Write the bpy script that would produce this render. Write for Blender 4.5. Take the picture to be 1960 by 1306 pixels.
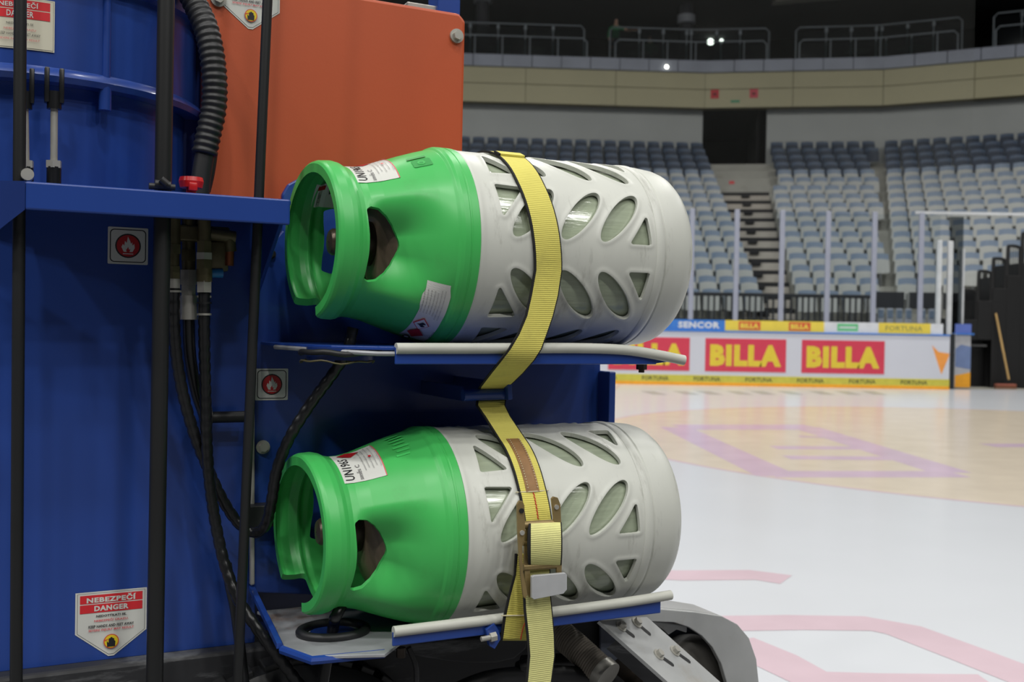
import bpy, bmesh, math, random
import numpy as np
from mathutils import Vector, Matrix
random.seed(7)
R = math.radians
for o in list(bpy.data.objects): bpy.data.objects.remove(o)
scn = bpy.context.scene
COL = scn.collection

# ---------------------------------------------------------------- camera, light, exposure
FPX, HC = 2000.0, 1.1                       # focal length in pixels of a 1960 px wide frame, eye height
PITCH, ROLL = math.atan(27/FPX), R(1.0)
cd = bpy.data.cameras.new('camera'); cam = bpy.data.objects.new('camera', cd); COL.objects.link(cam)
cd.sensor_width = 22.3; cd.lens = 22.3*FPX/1960; cd.clip_start = .05; cd.clip_end = 300
cam.matrix_world = Matrix.Translation((0, 0, HC)) @ Matrix.Rotation(math.pi/2-PITCH, 4, 'X') @ Matrix.Rotation(ROLL, 4, 'Z')
cd.dof.use_dof = True; cd.dof.focus_distance = 1.58; cd.dof.aperture_fstop = 4.5
scn.camera = cam
vs = scn.view_settings
vs.view_transform = 'Standard'; vs.look = 'None'; vs.gamma = 1; vs.use_curve_mapping = False; vs.exposure = -0.04
w = bpy.data.worlds.new('arena_air'); scn.world = w; w.use_nodes = True
w.node_tree.nodes['Background'].inputs[0].default_value = (.62, .68, .78, 1)
w.node_tree.nodes['Background'].inputs[1].default_value = .03
LAMP_W = 330.0
for ix in range(6):                          # rows of floodlights under the arena roof
    for iy in range(5):
        ld = bpy.data.lights.new('floodlight', 'AREA'); ld.shape = 'DISK'; ld.size = .9; ld.energy = LAMP_W*(1.85, 1.5, .5, .75, 1.5)[iy]; ld.color = (1, .985, .95)
        lo = bpy.data.objects.new('floodlight', ld); COL.objects.link(lo)
        lo.location = (-17+ix*6.4, -12+iy*7.5, 14.0)

# ---------------------------------------------------------------- camera maths (used to read real positions off known planes)
_c, _s = math.cos(PITCH), math.sin(PITCH)
_r = Vector((math.cos(ROLL), math.sin(ROLL)*_s, math.sin(ROLL)*_c)); _u = Vector((-math.sin(ROLL), math.cos(ROLL)*_s, math.cos(ROLL)*_c)); _f = Vector((0, _c, -_s))
CAM = Vector((0, 0, HC))
def ray(x, y): return _f + _r*((x-980)/FPX) - _u*((y-653)/FPX)
def at_y(x, y, Y): d = ray(x, y); return CAM + d*(Y/d.y)
def at_z(x, y, z): d = ray(x, y); return CAM + d*((z-HC)/d.z)
def proj(p):
    d = Vector(p)-CAM; z = d.dot(_f); return 980+FPX*d.dot(_r)/z, 653-FPX*d.dot(_u)/z
# vehicle frame: u along the machine's side, w away from the viewer, z up
TH = R(26); A = Vector((math.cos(TH), math.sin(TH), 0)); N = Vector((-math.sin(TH), math.cos(TH), 0))
S0 = Vector((-.10038, 1.65982, 0)); ZU = 1.2234; ZL = .786
def V(u, w, z): return S0 + A*u + N*w + Vector((0, 0, z))
def W(x, y, w):                              # where the sight line crosses the plane w: (u, z)
    d = ray(x, y); o = CAM-S0; t = (w-o.dot(N))/d.dot(N); p = o+d*t; return p.dot(A), p.z
def VP(x, y, w): u, z = W(x, y, w); return V(u, w, z)
def uw(x, y, z): p = at_z(x, y, z)-S0; return p.dot(A), p.dot(N)

# ---------------------------------------------------------------- materials
def lin(c): return tuple(((v/255+.055)/1.055)**2.4 if v > 10 else v/255/12.92 for v in c)+(1,)
MATS = {}
def mat(name, rgb, rough=.5, metal=0, var=.06, scale=8, spec=.5, bump=0, bscale=60, coat=0, dirt=None, dirt_amt=.5, dscale=5, stretch=None, emit=0, weave=0):
    if name in MATS: return MATS[name]
    m = bpy.data.materials.new(name); m.use_nodes = True; nt = m.node_tree; b = nt.nodes['Principled BSDF']; L = nt.links
    b.inputs['Roughness'].default_value = rough; b.inputs['Metallic'].default_value = metal
    b.inputs['Specular IOR Level'].default_value = spec; b.inputs['Coat Weight'].default_value = coat; b.inputs['Coat Roughness'].default_value = .12
    c = lin(rgb)
    tc = nt.nodes.new('ShaderNodeTexCoord'); src = tc.outputs['Object']
    if stretch:
        mp = nt.nodes.new('ShaderNodeMapping'); mp.inputs['Scale'].default_value = stretch; L.new(src, mp.inputs[0]); src = mp.outputs[0]
    no = nt.nodes.new('ShaderNodeTexNoise'); no.inputs['Scale'].default_value = scale; no.inputs['Detail'].default_value = 5; L.new(src, no.inputs['Vector'])
    rp = nt.nodes.new('ShaderNodeValToRGB'); rp.color_ramp.elements[0].position = .3; rp.color_ramp.elements[1].position = .7
    rp.color_ramp.elements[0].color = tuple(v*(1-var) for v in c[:3])+(1,); rp.color_ramp.elements[1].color = tuple(min(1, v*(1+var)) for v in c[:3])+(1,)
    L.new(no.outputs[0], rp.inputs[0]); out = rp.outputs[0]
    if dirt:
        n2 = nt.nodes.new('ShaderNodeTexNoise'); n2.inputs['Scale'].default_value = dscale; n2.inputs['Detail'].default_value = 8; n2.inputs['Roughness'].default_value = .7; L.new(src, n2.inputs['Vector'])
        r2 = nt.nodes.new('ShaderNodeValToRGB'); r2.color_ramp.elements[0].position = .56; r2.color_ramp.elements[1].position = .74
        r2.color_ramp.elements[1].color = (dirt_amt,)*3+(1,); r2.color_ramp.elements[0].color = (0, 0, 0, 1); L.new(n2.outputs[0], r2.inputs[0])
        mx = nt.nodes.new('ShaderNodeMixRGB'); mx.inputs[2].default_value = lin(dirt); L.new(r2.outputs[0], mx.inputs[0]); L.new(out, mx.inputs[1]); out = mx.outputs[0]
    L.new(out, b.inputs['Base Color'])
    if emit: L.new(out, b.inputs['Emission Color']); b.inputs['Emission Strength'].default_value = emit
    if bump:
        n3 = nt.nodes.new('ShaderNodeTexNoise'); n3.inputs['Scale'].default_value = bscale; n3.inputs['Detail'].default_value = 3; L.new(src, n3.inputs['Vector'])
        bp = nt.nodes.new('ShaderNodeBump'); bp.inputs['Strength'].default_value = bump; bp.inputs['Distance'].default_value = .002; L.new(n3.outputs[0], bp.inputs['Height']); L.new(bp.outputs[0], b.inputs['Normal'])
    if weave:                                # woven ribs across a strap
        wv = nt.nodes.new('ShaderNodeTexWave'); wv.wave_type = 'BANDS'; wv.bands_direction = 'Z'; wv.inputs['Scale'].default_value = weave; wv.inputs['Distortion'].default_value = .6; wv.inputs['Detail Scale'].default_value = 3; L.new(tc.outputs['Object'], wv.inputs['Vector'])
        bp = nt.nodes.new('ShaderNodeBump'); bp.inputs['Strength'].default_value = .38; bp.inputs['Distance'].default_value = .0012; L.new(wv.outputs['Fac'], bp.inputs['Height']); L.new(bp.outputs[0], b.inputs['Normal'])
    MATS[name] = m; return m
def glass(name, tint, gloss=.06):
    if name in MATS: return MATS[name]
    m = bpy.data.materials.new(name); m.use_nodes = True; nt = m.node_tree; nt.nodes.clear()
    o = nt.nodes.new('ShaderNodeOutputMaterial'); mx = nt.nodes.new('ShaderNodeMixShader'); t = nt.nodes.new('ShaderNodeBsdfTransparent'); g = nt.nodes.new('ShaderNodeBsdfGlossy')
    t.inputs[0].default_value = tint+(1,); g.inputs['Roughness'].default_value = .05; mx.inputs[0].default_value = gloss
    nt.links.new(t.outputs[0], mx.inputs[1]); nt.links.new(g.outputs[0], mx.inputs[2]); nt.links.new(mx.outputs[0], o.inputs[0]); MATS[name] = m; return m

BLUE = mat('blue_paint', (32, 64, 140), .32, var=.08, scale=3, coat=.25, bump=.04, bscale=25)
DBLUE = mat('navy_paint_and_shade', (24, 48, 110), .35, var=.12, scale=4, coat=.2)  # also serves as the shaded blue of the shelf corner
ORANGE = mat('orange_paint', (182, 79, 41), .45, var=.05, scale=2, bump=.05, bscale=200)
GREEN = mat('green_plastic', (68, 182, 90), .36, var=.05, scale=6, dirt=(70, 120, 60), dirt_amt=.35, dscale=9)
WHITE = mat('white_plastic', (198, 200, 192), .42, var=.04, scale=5, dirt=(112, 110, 98), dirt_amt=.55, dscale=11, stretch=(3, .8, .8), bump=.03, bscale=40)
VESSEL = mat('wound_glass_fibre', (156, 166, 144), .16, var=.1, scale=30, stretch=(.3, 4, 4), bump=.25, bscale=60, coat=.5)
BLACK = mat('black_rubber', (26, 27, 29), .5, var=.15, scale=20)
BLACKG = mat('black_hose', (24, 25, 27), .3, var=.1, scale=20)
RODM = mat('black_rod', (24, 25, 26), .42, var=.1)
YELLOW = mat('yellow_webbing', (214, 204, 100), .8, var=.08, scale=14, weave=105, dirt=(150, 140, 80), dirt_amt=.4, dscale=12)
YPALE = mat('faded_yellow_webbing', (214, 212, 140), .8, var=.06, scale=14, weave=105, dirt=(160, 160, 110), dirt_amt=.4, dscale=12)
EDGE = mat('black_webbing_edge', (26, 26, 26), .9)
LEATHER = mat('brown_leather', (140, 104, 64), .6, var=.15, scale=40, bump=.3, bscale=120)
THREAD = mat('pale_thread', (200, 192, 160), .8)
REDT = mat('red_thread', (190, 50, 40), .8)
STEEL = mat('zinc_steel', (182, 180, 172), .35, .45, var=.1, scale=30)
BRASSY = mat('yellow_zinc', (150, 130, 88), .35, .5, var=.2, scale=18)
ALU = mat('scuffed_aluminium', (176, 178, 178), .48, .3, var=.12, scale=9, dirt=(150, 130, 100), dirt_amt=.5, dscale=6)
BRASS = mat('tarnished_brass', (96, 90, 64), .4, .4, var=.3, scale=40)
DARKV = mat('dark_valve', (62, 54, 46), .4, .5, var=.3, scale=40)
DOME = mat('grey_brown_dome', (120, 104, 88), .4, var=.2, scale=20)
TRIM = mat('grey_edge_trim', (186, 187, 178), .5, var=.06, scale=20)
TRAYT = mat('worn_tray', (150, 152, 156), .5, .2, var=.2, scale=14, dirt=(120, 84, 50), dirt_amt=.8, dscale=9)
CHASSIS = mat('dirty_black_chassis', (38, 39, 42), .55, var=.3, scale=9, dirt=(130, 132, 134), dirt_amt=.6, dscale=9, stretch=(.5, .5, 3))
STICK = mat('white_sticker', (205, 206, 200), .4, var=.02)
CREAM = mat('cream_sticker', (206, 202, 182), .4, var=.03)
PRED = mat('print_red', (205, 42, 50), .4, var=.03); PBLK = mat('print_black', (30, 30, 32), .45, var=.05); PYEL = mat('print_yellow', (225, 200, 40), .4)
PGREY = mat('print_grey', (120, 118, 118), .5); PPINK = mat('print_faded_red', (205, 90, 95), .5); PORG = mat('print_orange_red', (210, 80, 50), .5); PDRED = mat('print_dark_red', (178, 32, 36), .4)
REDK = mat('red_knob', (200, 30, 32), .3); BLUEC = mat('blue_cap', (40, 120, 180), .4); COPPER = mat('copper', (170, 100, 70), .35, .8)
HOSEB = mat('grey_brown_hose', (140, 132, 120), .7, var=.2, scale=30)

# ---------------------------------------------------------------- mesh helpers
def tag(o, label=None, cat=None, group=None, kind=None):
    if label: o['label'] = label
    if cat: o['category'] = cat
    if group: o['group'] = group
    if kind: o['kind'] = kind
    return o
def empty(name, loc, label=None, cat=None, group=None):
    o = bpy.data.objects.new(name, None); o.empty_display_size = .1; COL.objects.link(o); o.location = loc
    return tag(o, label, cat, group)
def origin(p):                               # world position of an unrotated parent chain
    v = Vector((0, 0, 0))
    while p: v += p.location; p = p.parent
    return v
def mk(name, verts, faces, mats, parent=None, smooth=False, idx=None, local=False, angle=40):
    if not isinstance(mats, (list, tuple)): mats = [mats]
    off = Vector((0, 0, 0)) if (local or parent is None) else origin(parent)
    me = bpy.data.meshes.new(name); me.from_pydata([tuple(Vector(v)-off) for v in verts], [], faces); 
    for m in mats: me.materials.append(m)
    if idx: me.polygons.foreach_set('material_index', idx)
    me.update()
    if smooth:
        me.polygons.foreach_set('use_smooth', [True]*len(me.polygons)); me.set_sharp_from_angle(angle=R(angle))
    o = bpy.data.objects.new(name, me); COL.objects.link(o)
    if parent: o.parent = parent
    return o
class MB:
    def __init__(s): s.v = []; s.f = []; s.i = []
    def add(s, verts, faces, mi=0):
        n = len(s.v); s.v += [Vector(v) for v in verts]; s.f += [[n+k for k in f] for f in faces]; s.i += [mi]*len(faces); return s
    def build(s, name, mats, parent=None, smooth=False, **k): return mk(name, s.v, s.f, mats, parent, smooth, s.i, **k)
BOXF = [(0, 3, 2, 1), (4, 5, 6, 7), (0, 1, 5, 4), (1, 2, 6, 5), (2, 3, 7, 6), (3, 0, 4, 7)]
def bevelled(verts, faces, b, seg=2):
    bm = bmesh.new(); vs_ = [bm.verts.new(v) for v in verts]
    for f in faces: bm.faces.new([vs_[i] for i in f])
    bmesh.ops.recalc_face_normals(bm, faces=bm.faces)
    if b: bmesh.ops.bevel(bm, geom=list(bm.edges), offset=b, segments=seg, profile=.5, affect='EDGES', clamp_overlap=True)
    bm.verts.index_update(); out = [v.co.copy() for v in bm.verts], [[v.index for v in f.verts] for f in bm.faces]; bm.free(); return out
def box(x0, x1, y0, y1, z0, z1, b=0, fn=None, seg=2):
    v = [(x0, y0, z0), (x1, y0, z0), (x1, y1, z0), (x0, y1, z0), (x0, y0, z1), (x1, y0, z1), (x1, y1, z1), (x0, y1, z1)]
    v, f = bevelled(v, BOXF, b, seg) if b else ([Vector(p) for p in v], BOXF)
    if fn: v = [fn(*p) for p in v]
    return v, f
def prism(poly, d0, d1, fn, b=0, seg=2):     # polygon (p, q) extruded along d; fn(p, d, q) -> world
    n = len(poly); v = [Vector((p, d0, q)) for p, q in poly]+[Vector((p, d1, q)) for p, q in poly]
    f = [list(range(n)), list(range(2*n-1, n-1, -1))]+[[i, (i+1) % n, n+(i+1) % n, n+i][::-1] for i in range(n)]
    v, f = bevelled(v, f, b, seg)
    return [fn(*p) for p in v], f
def frames(pts):
    P = [Vector(p) for p in pts]; T = []
    for i in range(len(P)):
        t = P[min(i+1, len(P)-1)]-P[max(i-1, 0)]; T.append(t.normalized())
    n = T[0].orthogonal().normalized(); out = []
    for i in range(len(P)):
        n = (n - T[i]*n.dot(T[i])).normalized(); out.append((P[i], T[i], n, T[i].cross(n)))
    return out
def spline(pts, n=12):                       # Catmull-Rom through points
    P = [Vector(p) for p in pts]; P = [P[0]*2-P[1]]+P+[P[-1]*2-P[-2]]; o = []
    for i in range(1, len(P)-2):
        for k in range(n):
            t = k/n; a, b, c, d = P[i-1:i+3]
            o.append(.5*((2*b)+(c-a)*t+(2*a-5*b+4*c-d)*t*t+(3*b-a-3*c+d)*t**3))
    o.append(P[-2]); return o
def tube(pts, rad, seg=12, caps=True):
    fr = frames(pts); v = []; f = []
    for k, (p, t, n, b) in enumerate(fr):
        r = rad[k] if isinstance(rad, (list, tuple)) else rad
        for j in range(seg): a = 2*math.pi*j/seg; v.append(p+n*(r*math.cos(a))+b*(r*math.sin(a)))
    m = len(fr)
    for k in range(m-1):
        for j in range(seg): f.append([k*seg+j, k*seg+(j+1) % seg, (k+1)*seg+(j+1) % seg, (k+1)*seg+j])
    if caps: f += [list(range(seg))[::-1], [(m-1)*seg+j for j in range(seg)]]
    return v, f
def resample(pts, step):
    P = [Vector(p) for p in pts]; o = [P[0]]; acc = 0
    for a, b in zip(P, P[1:]):
        L = (b-a).length; d = step-acc
        while d <= L: o.append(a.lerp(b, d/L)); d += step
        acc = L-(d-step)
    return o
def ribbed(pts, r, pitch, depth, seg=14, sub=4, sharp=False):
    q = resample(pts, pitch/sub); rad = []
    for i in range(len(q)):
        ph = (i % sub)/sub
        rad.append(r*(1-depth*(1 if (sharp and i % sub == 0) else 0 if sharp else (.5+.5*math.cos(2*math.pi*ph)))))
    return tube(q, rad, seg)
def lathe(prof, seg=48, fn=None, closed=False, a0=0, a1=2*math.pi):  # prof: (t, r) around the x axis
    v = []; f = []; full = abs(a1-a0-2*math.pi) < 1e-6; m = seg if full else seg+1
    for t, r in prof:
        for j in range(m): a = a0+(a1-a0)*j/seg; v.append(Vector((t, -r*math.cos(a), r*math.sin(a))))
    for k in range(len(prof)-1):
        for j in range(seg):
            j2 = (j+1) % m; f.append([k*m+j, (k+1)*m+j, (k+1)*m+j2, k*m+j2])
    if fn: v = [fn(*p) for p in v]
    return v, f
def cyl(p0, p1, r, seg=16, r1=None):
    return tube([p0, p1], [r, r if r1 is None else r1], seg)
_fc = {}
def text2d(s, wd, ht=None, bold=.0, align='c'):  # outline of lettering as flat geometry, fitted to a width (and height)
    key = (s, bold)
    if key not in _fc:
        c = bpy.data.curves.new('lettering', 'FONT'); c.body = s; c.offset = bold; c.space_character = 1+bold*2.2; c.resolution_u = 2; c.fill_mode = 'FRONT'
        o = bpy.data.objects.new('lettering', c); COL.objects.link(o); bpy.context.view_layer.update()
        me = o.to_mesh(); v = [(p.co.x, p.co.y) for p in me.vertices]; f = [list(p.vertices) for p in me.polygons]; o.to_mesh_clear()
        bpy.data.objects.remove(o); bpy.data.curves.remove(c); _fc[key] = (v, f)
    v, f = _fc[key]; xs = [p[0] for p in v]; ys = [p[1] for p in v]; x0, x1, y0, y1 = min(xs), max(xs), min(ys), max(ys)
    sx = wd/(x1-x0); sy = sx if ht is None else ht/(y1-y0)
    return [((p[0]-(x0+x1)/2)*sx, (p[1]-(y0+y1)/2)*sy) for p in v], f
class Decal:                                 # flat print: layers of 2-D shapes mapped onto a surface
    def __init__(s): s.mb = MB(); s.m = []; s.n = 0
    def mi(s, m):
        if m not in s.m: s.m.append(m)
        return s.m.index(m)
    def poly(s, pts, m, up=None):
        s.n += up is None and 1 or 0; h = (up if up is not None else s.n)*.00025
        s.mb.add([(x, y, h) for x, y in pts], [list(range(len(pts)))], s.mi(m)); return s
    def grid(s, x0, x1, y0, y1, m, nx=10, ny=10, clip=None):
        s.n += 1; h = s.n*.00025; v = [(x0+(x1-x0)*i/nx, y0+(y1-y0)*j/ny, h) for j in range(ny+1) for i in range(nx+1)]
        s.mb.add(v, [[j*(nx+1)+i, j*(nx+1)+i+1, (j+1)*(nx+1)+i+1, (j+1)*(nx+1)+i] for j in range(ny) for i in range(nx)], s.mi(m)); return s
    def text(s, t, x, y, wd, m, ht=None, bold=0, rot=0, up=None):
        v, f = text2d(t, wd, ht, bold); c, sn = math.cos(rot), math.sin(rot); s.n += up is None and 1 or 0; h = (up if up is not None else s.n)*.00025
        s.mb.add([(x+a*c-b*sn, y+a*sn+b*c, h) for a, b in v], f, s.mi(m)); return s
    def disc(s, x, y, r, m, n=28): return s.poly([(x+r*math.cos(2*math.pi*k/n), y+r*math.sin(2*math.pi*k/n)) for k in range(n)], m)
    def rect(s, x0, x1, y0, y1, m, r=0, n=5, up=None):
        if not r: return s.poly([(x0, y0), (x1, y0), (x1, y1), (x0, y1)], m, up)
        p = []
        for cx, cy, a in ((x1-r, y1-r, 0), (x0+r, y1-r, 90), (x0+r, y0+r, 180), (x1-r, y0+r, 270)):
            for k in range(n+1): p.append((cx+r*math.cos(R(a+90*k/n)), cy+r*math.sin(R(a+90*k/n))))
        return s.poly(p, m, up)
    def build(s, name, fn, parent, local=False):
        return mk(name, [fn(*p) for p in s.mb.v], s.mb.f, s.m, parent, False, s.mb.i, local=local)

# ================================================================ THE SETTING
ICE = mat('ice', (203, 206, 211), .2, var=.015, scale=1.2, spec=.16, bump=.015, bscale=9)
def ice_paint(name, rgb): return mat(name, rgb, .2, var=.05, scale=3, spec=.16, bump=.015, bscale=9)
BY = 20.8                                    # the far boards
ice = mk('floor', *box(-24, 24, -9, BY+.3, -.1, 0), ICE); tag(ice, kind='structure', label='white ice sheet of the rink', cat='floor')
tag(mk('floor_unseen_apron', *box(-24, 24, -9, 2.2, -.05, .012), mat('unseen_grey_matting', (92, 92, 94), .85, var=.1, scale=6, bump=.3, bscale=40)), kind='structure', label='unseen grey floor where the machine stands, added to cut ice bounce', cat='floor')  # unseen floor, added dark to cut light bounced up from the ice
conc = mat('concrete_floor', (150, 148, 138), .7, var=.1)
tag(mk('floor_concourse', *box(-24, 30, BY+.3, 60, -.12, -.004), conc), kind='structure', label='grey concrete floor behind the rink boards', cat='floor')
def marking(name, pts, m, z=.0015): return mk(name, [(x, y, z) for x, y in pts], [list(range(len(pts)))], m, ice)
BEIGE = ice_paint('ice_beige', (208, 196, 178)); PURPLE = ice_paint('ice_purple', (198, 176, 194)); PINK = ice_paint('ice_pink', (204, 182, 191)); GREYI = ice_paint('ice_grey', (168, 174, 176))
C0, CR = (5.65, 10.85), 4.75
ring = lambda r, n=96: [(C0[0]+r*math.cos(2*math.pi*k/n), C0[1]+r*math.sin(2*math.pi*k/n)) for k in range(n)]
marking('centre_circle', ring(CR), BEIGE, .0003)
o_, i_ = ring(CR+.025), ring(CR-.025); n_ = len(o_)
mk('circle_line', [(x, y, .0005) for x, y in o_+i_], [[k, (k+1) % n_, n_+(k+1) % n_, n_+k] for k in range(n_)], PINK, ice)
ZS = 0
def strip(name, px, wd, m, z=.0006, close=False):       # painted line through ground points seen at these pixels
    P = [Vector(at_z(x, y, 0)).to_2d() for x, y in px]; P = P+[P[0]] if close else P; v = []
    for k, p in enumerate(P):
        t = (P[min(k+1, len(P)-1)]-P[max(k-1, 0)]).normalized(); nn = Vector((-t.y, t.x)); v += [p+nn*wd/2, p-nn*wd/2]
    global ZS; ZS += .00004
    return mk(name, [(q.x, q.y, z+ZS) for q in v], [[2*k, 2*k+1, 2*k+3, 2*k+2] for k in range(len(P)-1)], m, ice)
for px, wd in (([(1292, 818), (1490, 912)], .34), ([(1470, 908), (1835, 908)], .35), ([(1540, 818), (1820, 905)], .34), ([(1300, 818), (1560, 818)], .6), ([(1480, 857), (1640, 858)], .26), ([(1505, 876), (1700, 878)], .26), ([(1890, 853), (1990, 853)], .3), ([(1530, 836), (1590, 838)], .15)):
    strip('purple_lettering_stroke', px, wd, PURPLE)
strip('red_line', [(1215, 1098), (1300, 1102), (1440, 1101), (1505, 1110)], .19, PINK)
strip('red_line', [(1240, 1160), (1265, 1152)], .12, PINK)
strip('red_line', [(1380, 1194), (1520, 1192), (1660, 1194), (1730, 1207), (1850, 1252), (1990, 1306)], .2, PINK)
strip('red_line', [(1400, 1228), (1480, 1262), (1560, 1302), (1700, 1310), (1900, 1312)], .2, PINK)
strip('red_line', [(1186, 738), (1150, 764)], .05, PINK)
for x in (1238, 1300, 1345, 1402, 1448, 1500, 1560, 1610, 1660): strip('grey_lettering_stroke', [(x, 749), (x+26, 756)], .25, GREYI)

# ---- boards with their advertising, glass and stanchions
BWHITE = mat('board_white', (203, 205, 214), .3, var=.02, scale=1, spec=.4); BRED = mat('board_red', (206, 62, 84), .35, var=.03); BYEL = mat('board_yellow', (222, 196, 62), .35, var=.04)
KICK = mat('kick_yellow', (196, 188, 74), .4, var=.08); KORG = mat('kick_orange', (236, 164, 40), .4, var=.06); SBLUE = mat('ad_blue', (58, 120, 200), .4); DKTXT = mat('kick_text', (70, 72, 48), .5)
ADY = mat('ad_yellow', (226, 202, 78), .4, var=.04); ADR = mat('ad_red', (206, 92, 56), .4); ADG = mat('ad_green', (104, 190, 132), .4); ADW = mat('ad_white', (210, 212, 216), .4); ADGREY = mat('ad_grey_text', (150, 142, 80), .5); ARROW = mat('ad_orange', (232, 152, 72), .4)
BX0, BX1 = -19.0, 8.72
pxX = lambda x: 3.323+(x-1300)*.0104
boards = mk('wall_boards', *box(BX0, BX1, BY, BY+.12, 0, 1.07, .004), BWHITE); tag(boards, kind='structure', label='white rink boards with red and yellow advertising', cat='boards')
mk('dasher_cap', *box(BX0, BX1, BY-.02, BY+.14, 1.07, 1.1, .006), SBLUE, boards)
mk('kick_plate', *box(BX0, BX1, BY-.012, BY+.01, .062, .205, .003), KICK, boards)
mk('kick_edge', *box(BX0, BX1, BY-.016, BY+.01, 0, .066, .003), KORG, boards)
onb = lambda x, y, h: (x, BY-.016-h*4, y)
for k in range(-1, 9):
    d = Decal(); d.text('FORTUNA', pxX(1355)+(k-4)*1.03, .133, .53, DKTXT, .085, .02); d.build('kick_lettering', lambda x, y, h: (x, BY-.0135-h, y), boards)
for x0, x1 in ((.0, 1.62), (1.92, 3.54), (3.85, 5.46), (5.77, 7.42)):
    mk('advertising_panel', *box(x0, x1, BY-.006, BY+.004, .285, .945, .002), BRED, boards)
    d = Decal(); d.text('BILLA', (x0+x1)/2, .61, (x1-x0)*.88, BYEL, .43, .065); d.build('advertising_lettering', lambda x, y, h: (x, BY-.0075-h, y), boards)
d = Decal(); d.poly([(8.36, .88), (8.5, .75), (8.71, .72), (8.71, .68), (8.56, .30)], ARROW); d.build('arrow_emblem', lambda x, y, h: (x, BY-.001-h, y), boards)
d = Decal(); x_ = [pxX(v) for v in (1150, 1200, 1388, 1578, 1682, 1782, 1806)]
d.rect(x_[0], x_[1], 1.10, 1.31, ADW, up=1).rect(x_[1], x_[2], 1.10, 1.31, SBLUE, up=1).text('SENCOR', pxX(1338), 1.205, .83, ADW, .13, .05, up=2)
d.rect(x_[2], x_[3], 1.10, 1.31, ADY, up=1)
for c in (1435, 1531): d.rect(pxX(c-21), pxX(c+21), 1.12, 1.29, ADR, up=2).text('BILLA', pxX(c), 1.205, .36, ADY, .1, .06, up=3)
d.rect(x_[3], x_[4], 1.10, 1.31, ADW, up=1).rect(pxX(1603), pxX(1643), 1.13, 1.28, ADG, up=2).rect(pxX(1607), pxX(1639), 1.19, 1.22, ADW, up=3)
d.rect(x_[4], x_[5], 1.10, 1.31, ADY, up=1).text('FORTUNA', pxX(1731), 1.205, .74, ADGREY, .1, .02, up=2).rect(x_[5], x_[6], 1.10, 1.31, ADW, up=1)
d.build('advertising_strip', lambda x, y, h: (x, BY+.022-h*4, y), boards)
GL = glass('rink_glass', (.93, .95, .96), .045); STAN = mat('stanchion', (150, 154, 170), .45, var=.04)
sx = [pxX(1322)-.905*k for k in range(22, 0, -1)]+[pxX(v) for v in (1322, 1408, 1495, 1583, 1672, 1762)]
for k, x in enumerate(sx):
    mk('stanchion', *box(x-.048, x+.048, BY+.03, BY+.10, 1.1, 3.52, .01), STAN, boards)
    x2 = sx[k+1]-.055 if k+1 < len(sx) else 8.5
    mk('glass_pane', *box(x+.055, x2, BY+.055, BY+.067, 1.1, 3.48), GL, boards)
# ---- gate beside the end of the boards
GPOST = mat('white_post', (206, 208, 210), .4); DARK = mat('dark_gap', (30, 34, 38), .6)
g = empty('rink_gate', (9.0, BY+.5, 0), 'short open rink gate with white posts and blue grey advertising beside the boards', 'gate')
mk('gate_panel', *box(8.93, 9.32, BY+.42, BY+.5, .03, 1.1, .008), mat('gate_grey', (176, 176, 180), .4), g)
mk('jamb', *box(8.73, 8.93, BY+.25, BY+.45, 0, 1.12, .01), DARK, g)
mk('gate_edge', *box(8.89, 8.985, BY+.36, BY+.42, 0.02, 1.12, .008), GPOST, g)
mk('gate_cap', *box(8.86, 9.37, BY+.38, BY+.52, 1.1, 1.13, .006), SBLUE, g)
for nm_, c_ in (('gate_blue', (112, 130, 170)), ('gate_label_blue', (96, 116, 190))): mat(nm_, c_, .4)
d = Decal(); d.poly([(8.99, .03), (9.32, .03), (9.32, .34), (9.1, .29), (8.99, .27)], KORG, 1).poly([(8.99, .45), (9.32, .40), (9.32, .86), (9.12, .9), (8.99, .8)], MATS['gate_blue'], 1).rect(8.99, 9.32, 1.13, 1.32, MATS['gate_label_blue'], up=1)
d.build('gate_print', lambda x, y, h: (x, BY+.418-h*4, y), g)
for x, y, zt in ((8.50, BY+.06, 2.98), (8.78, BY+.2, 2.98), (9.17, BY+.55, 2.85)):
    mk('gate_post', *box(x-.05, x+.05, y, y+.07, 1.1, zt, .012), GPOST, g)
mk('gate_pane', *box(8.86, 9.14, BY+.47, BY+.482, 1.12, 3.5), glass('smoky_glass', (.5, .52, .53), .06), g)
mk('gate_rail', *box(8.55, 12.5, BY+1.5, BY+1.53, 3.66, 3.72), GPOST, g)

# ---- protective net above the glass
nb = MB(); nx0, nx1, nz0, nz1, ny = -4.0, 9.2, 3.55, 9.9, BY+.35
for k in range(int((nx1-nx0)/.055)+1): nb.add(*box(nx0+k*.055-.0006, nx0+k*.055+.0006, ny, ny+.002, nz0, nz1))
for k in range(int((nz1-nz0)/.055)+1): nb.add(*box(nx0, nx1, ny, ny+.002, nz0+k*.055-.0006, nz0+k*.055+.0006))
tag(nb.build('safety_net', mat('net_cord', (92, 94, 92), .8)), 'fine pale safety net hanging behind the rink glass', 'net', kind='stuff')
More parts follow.
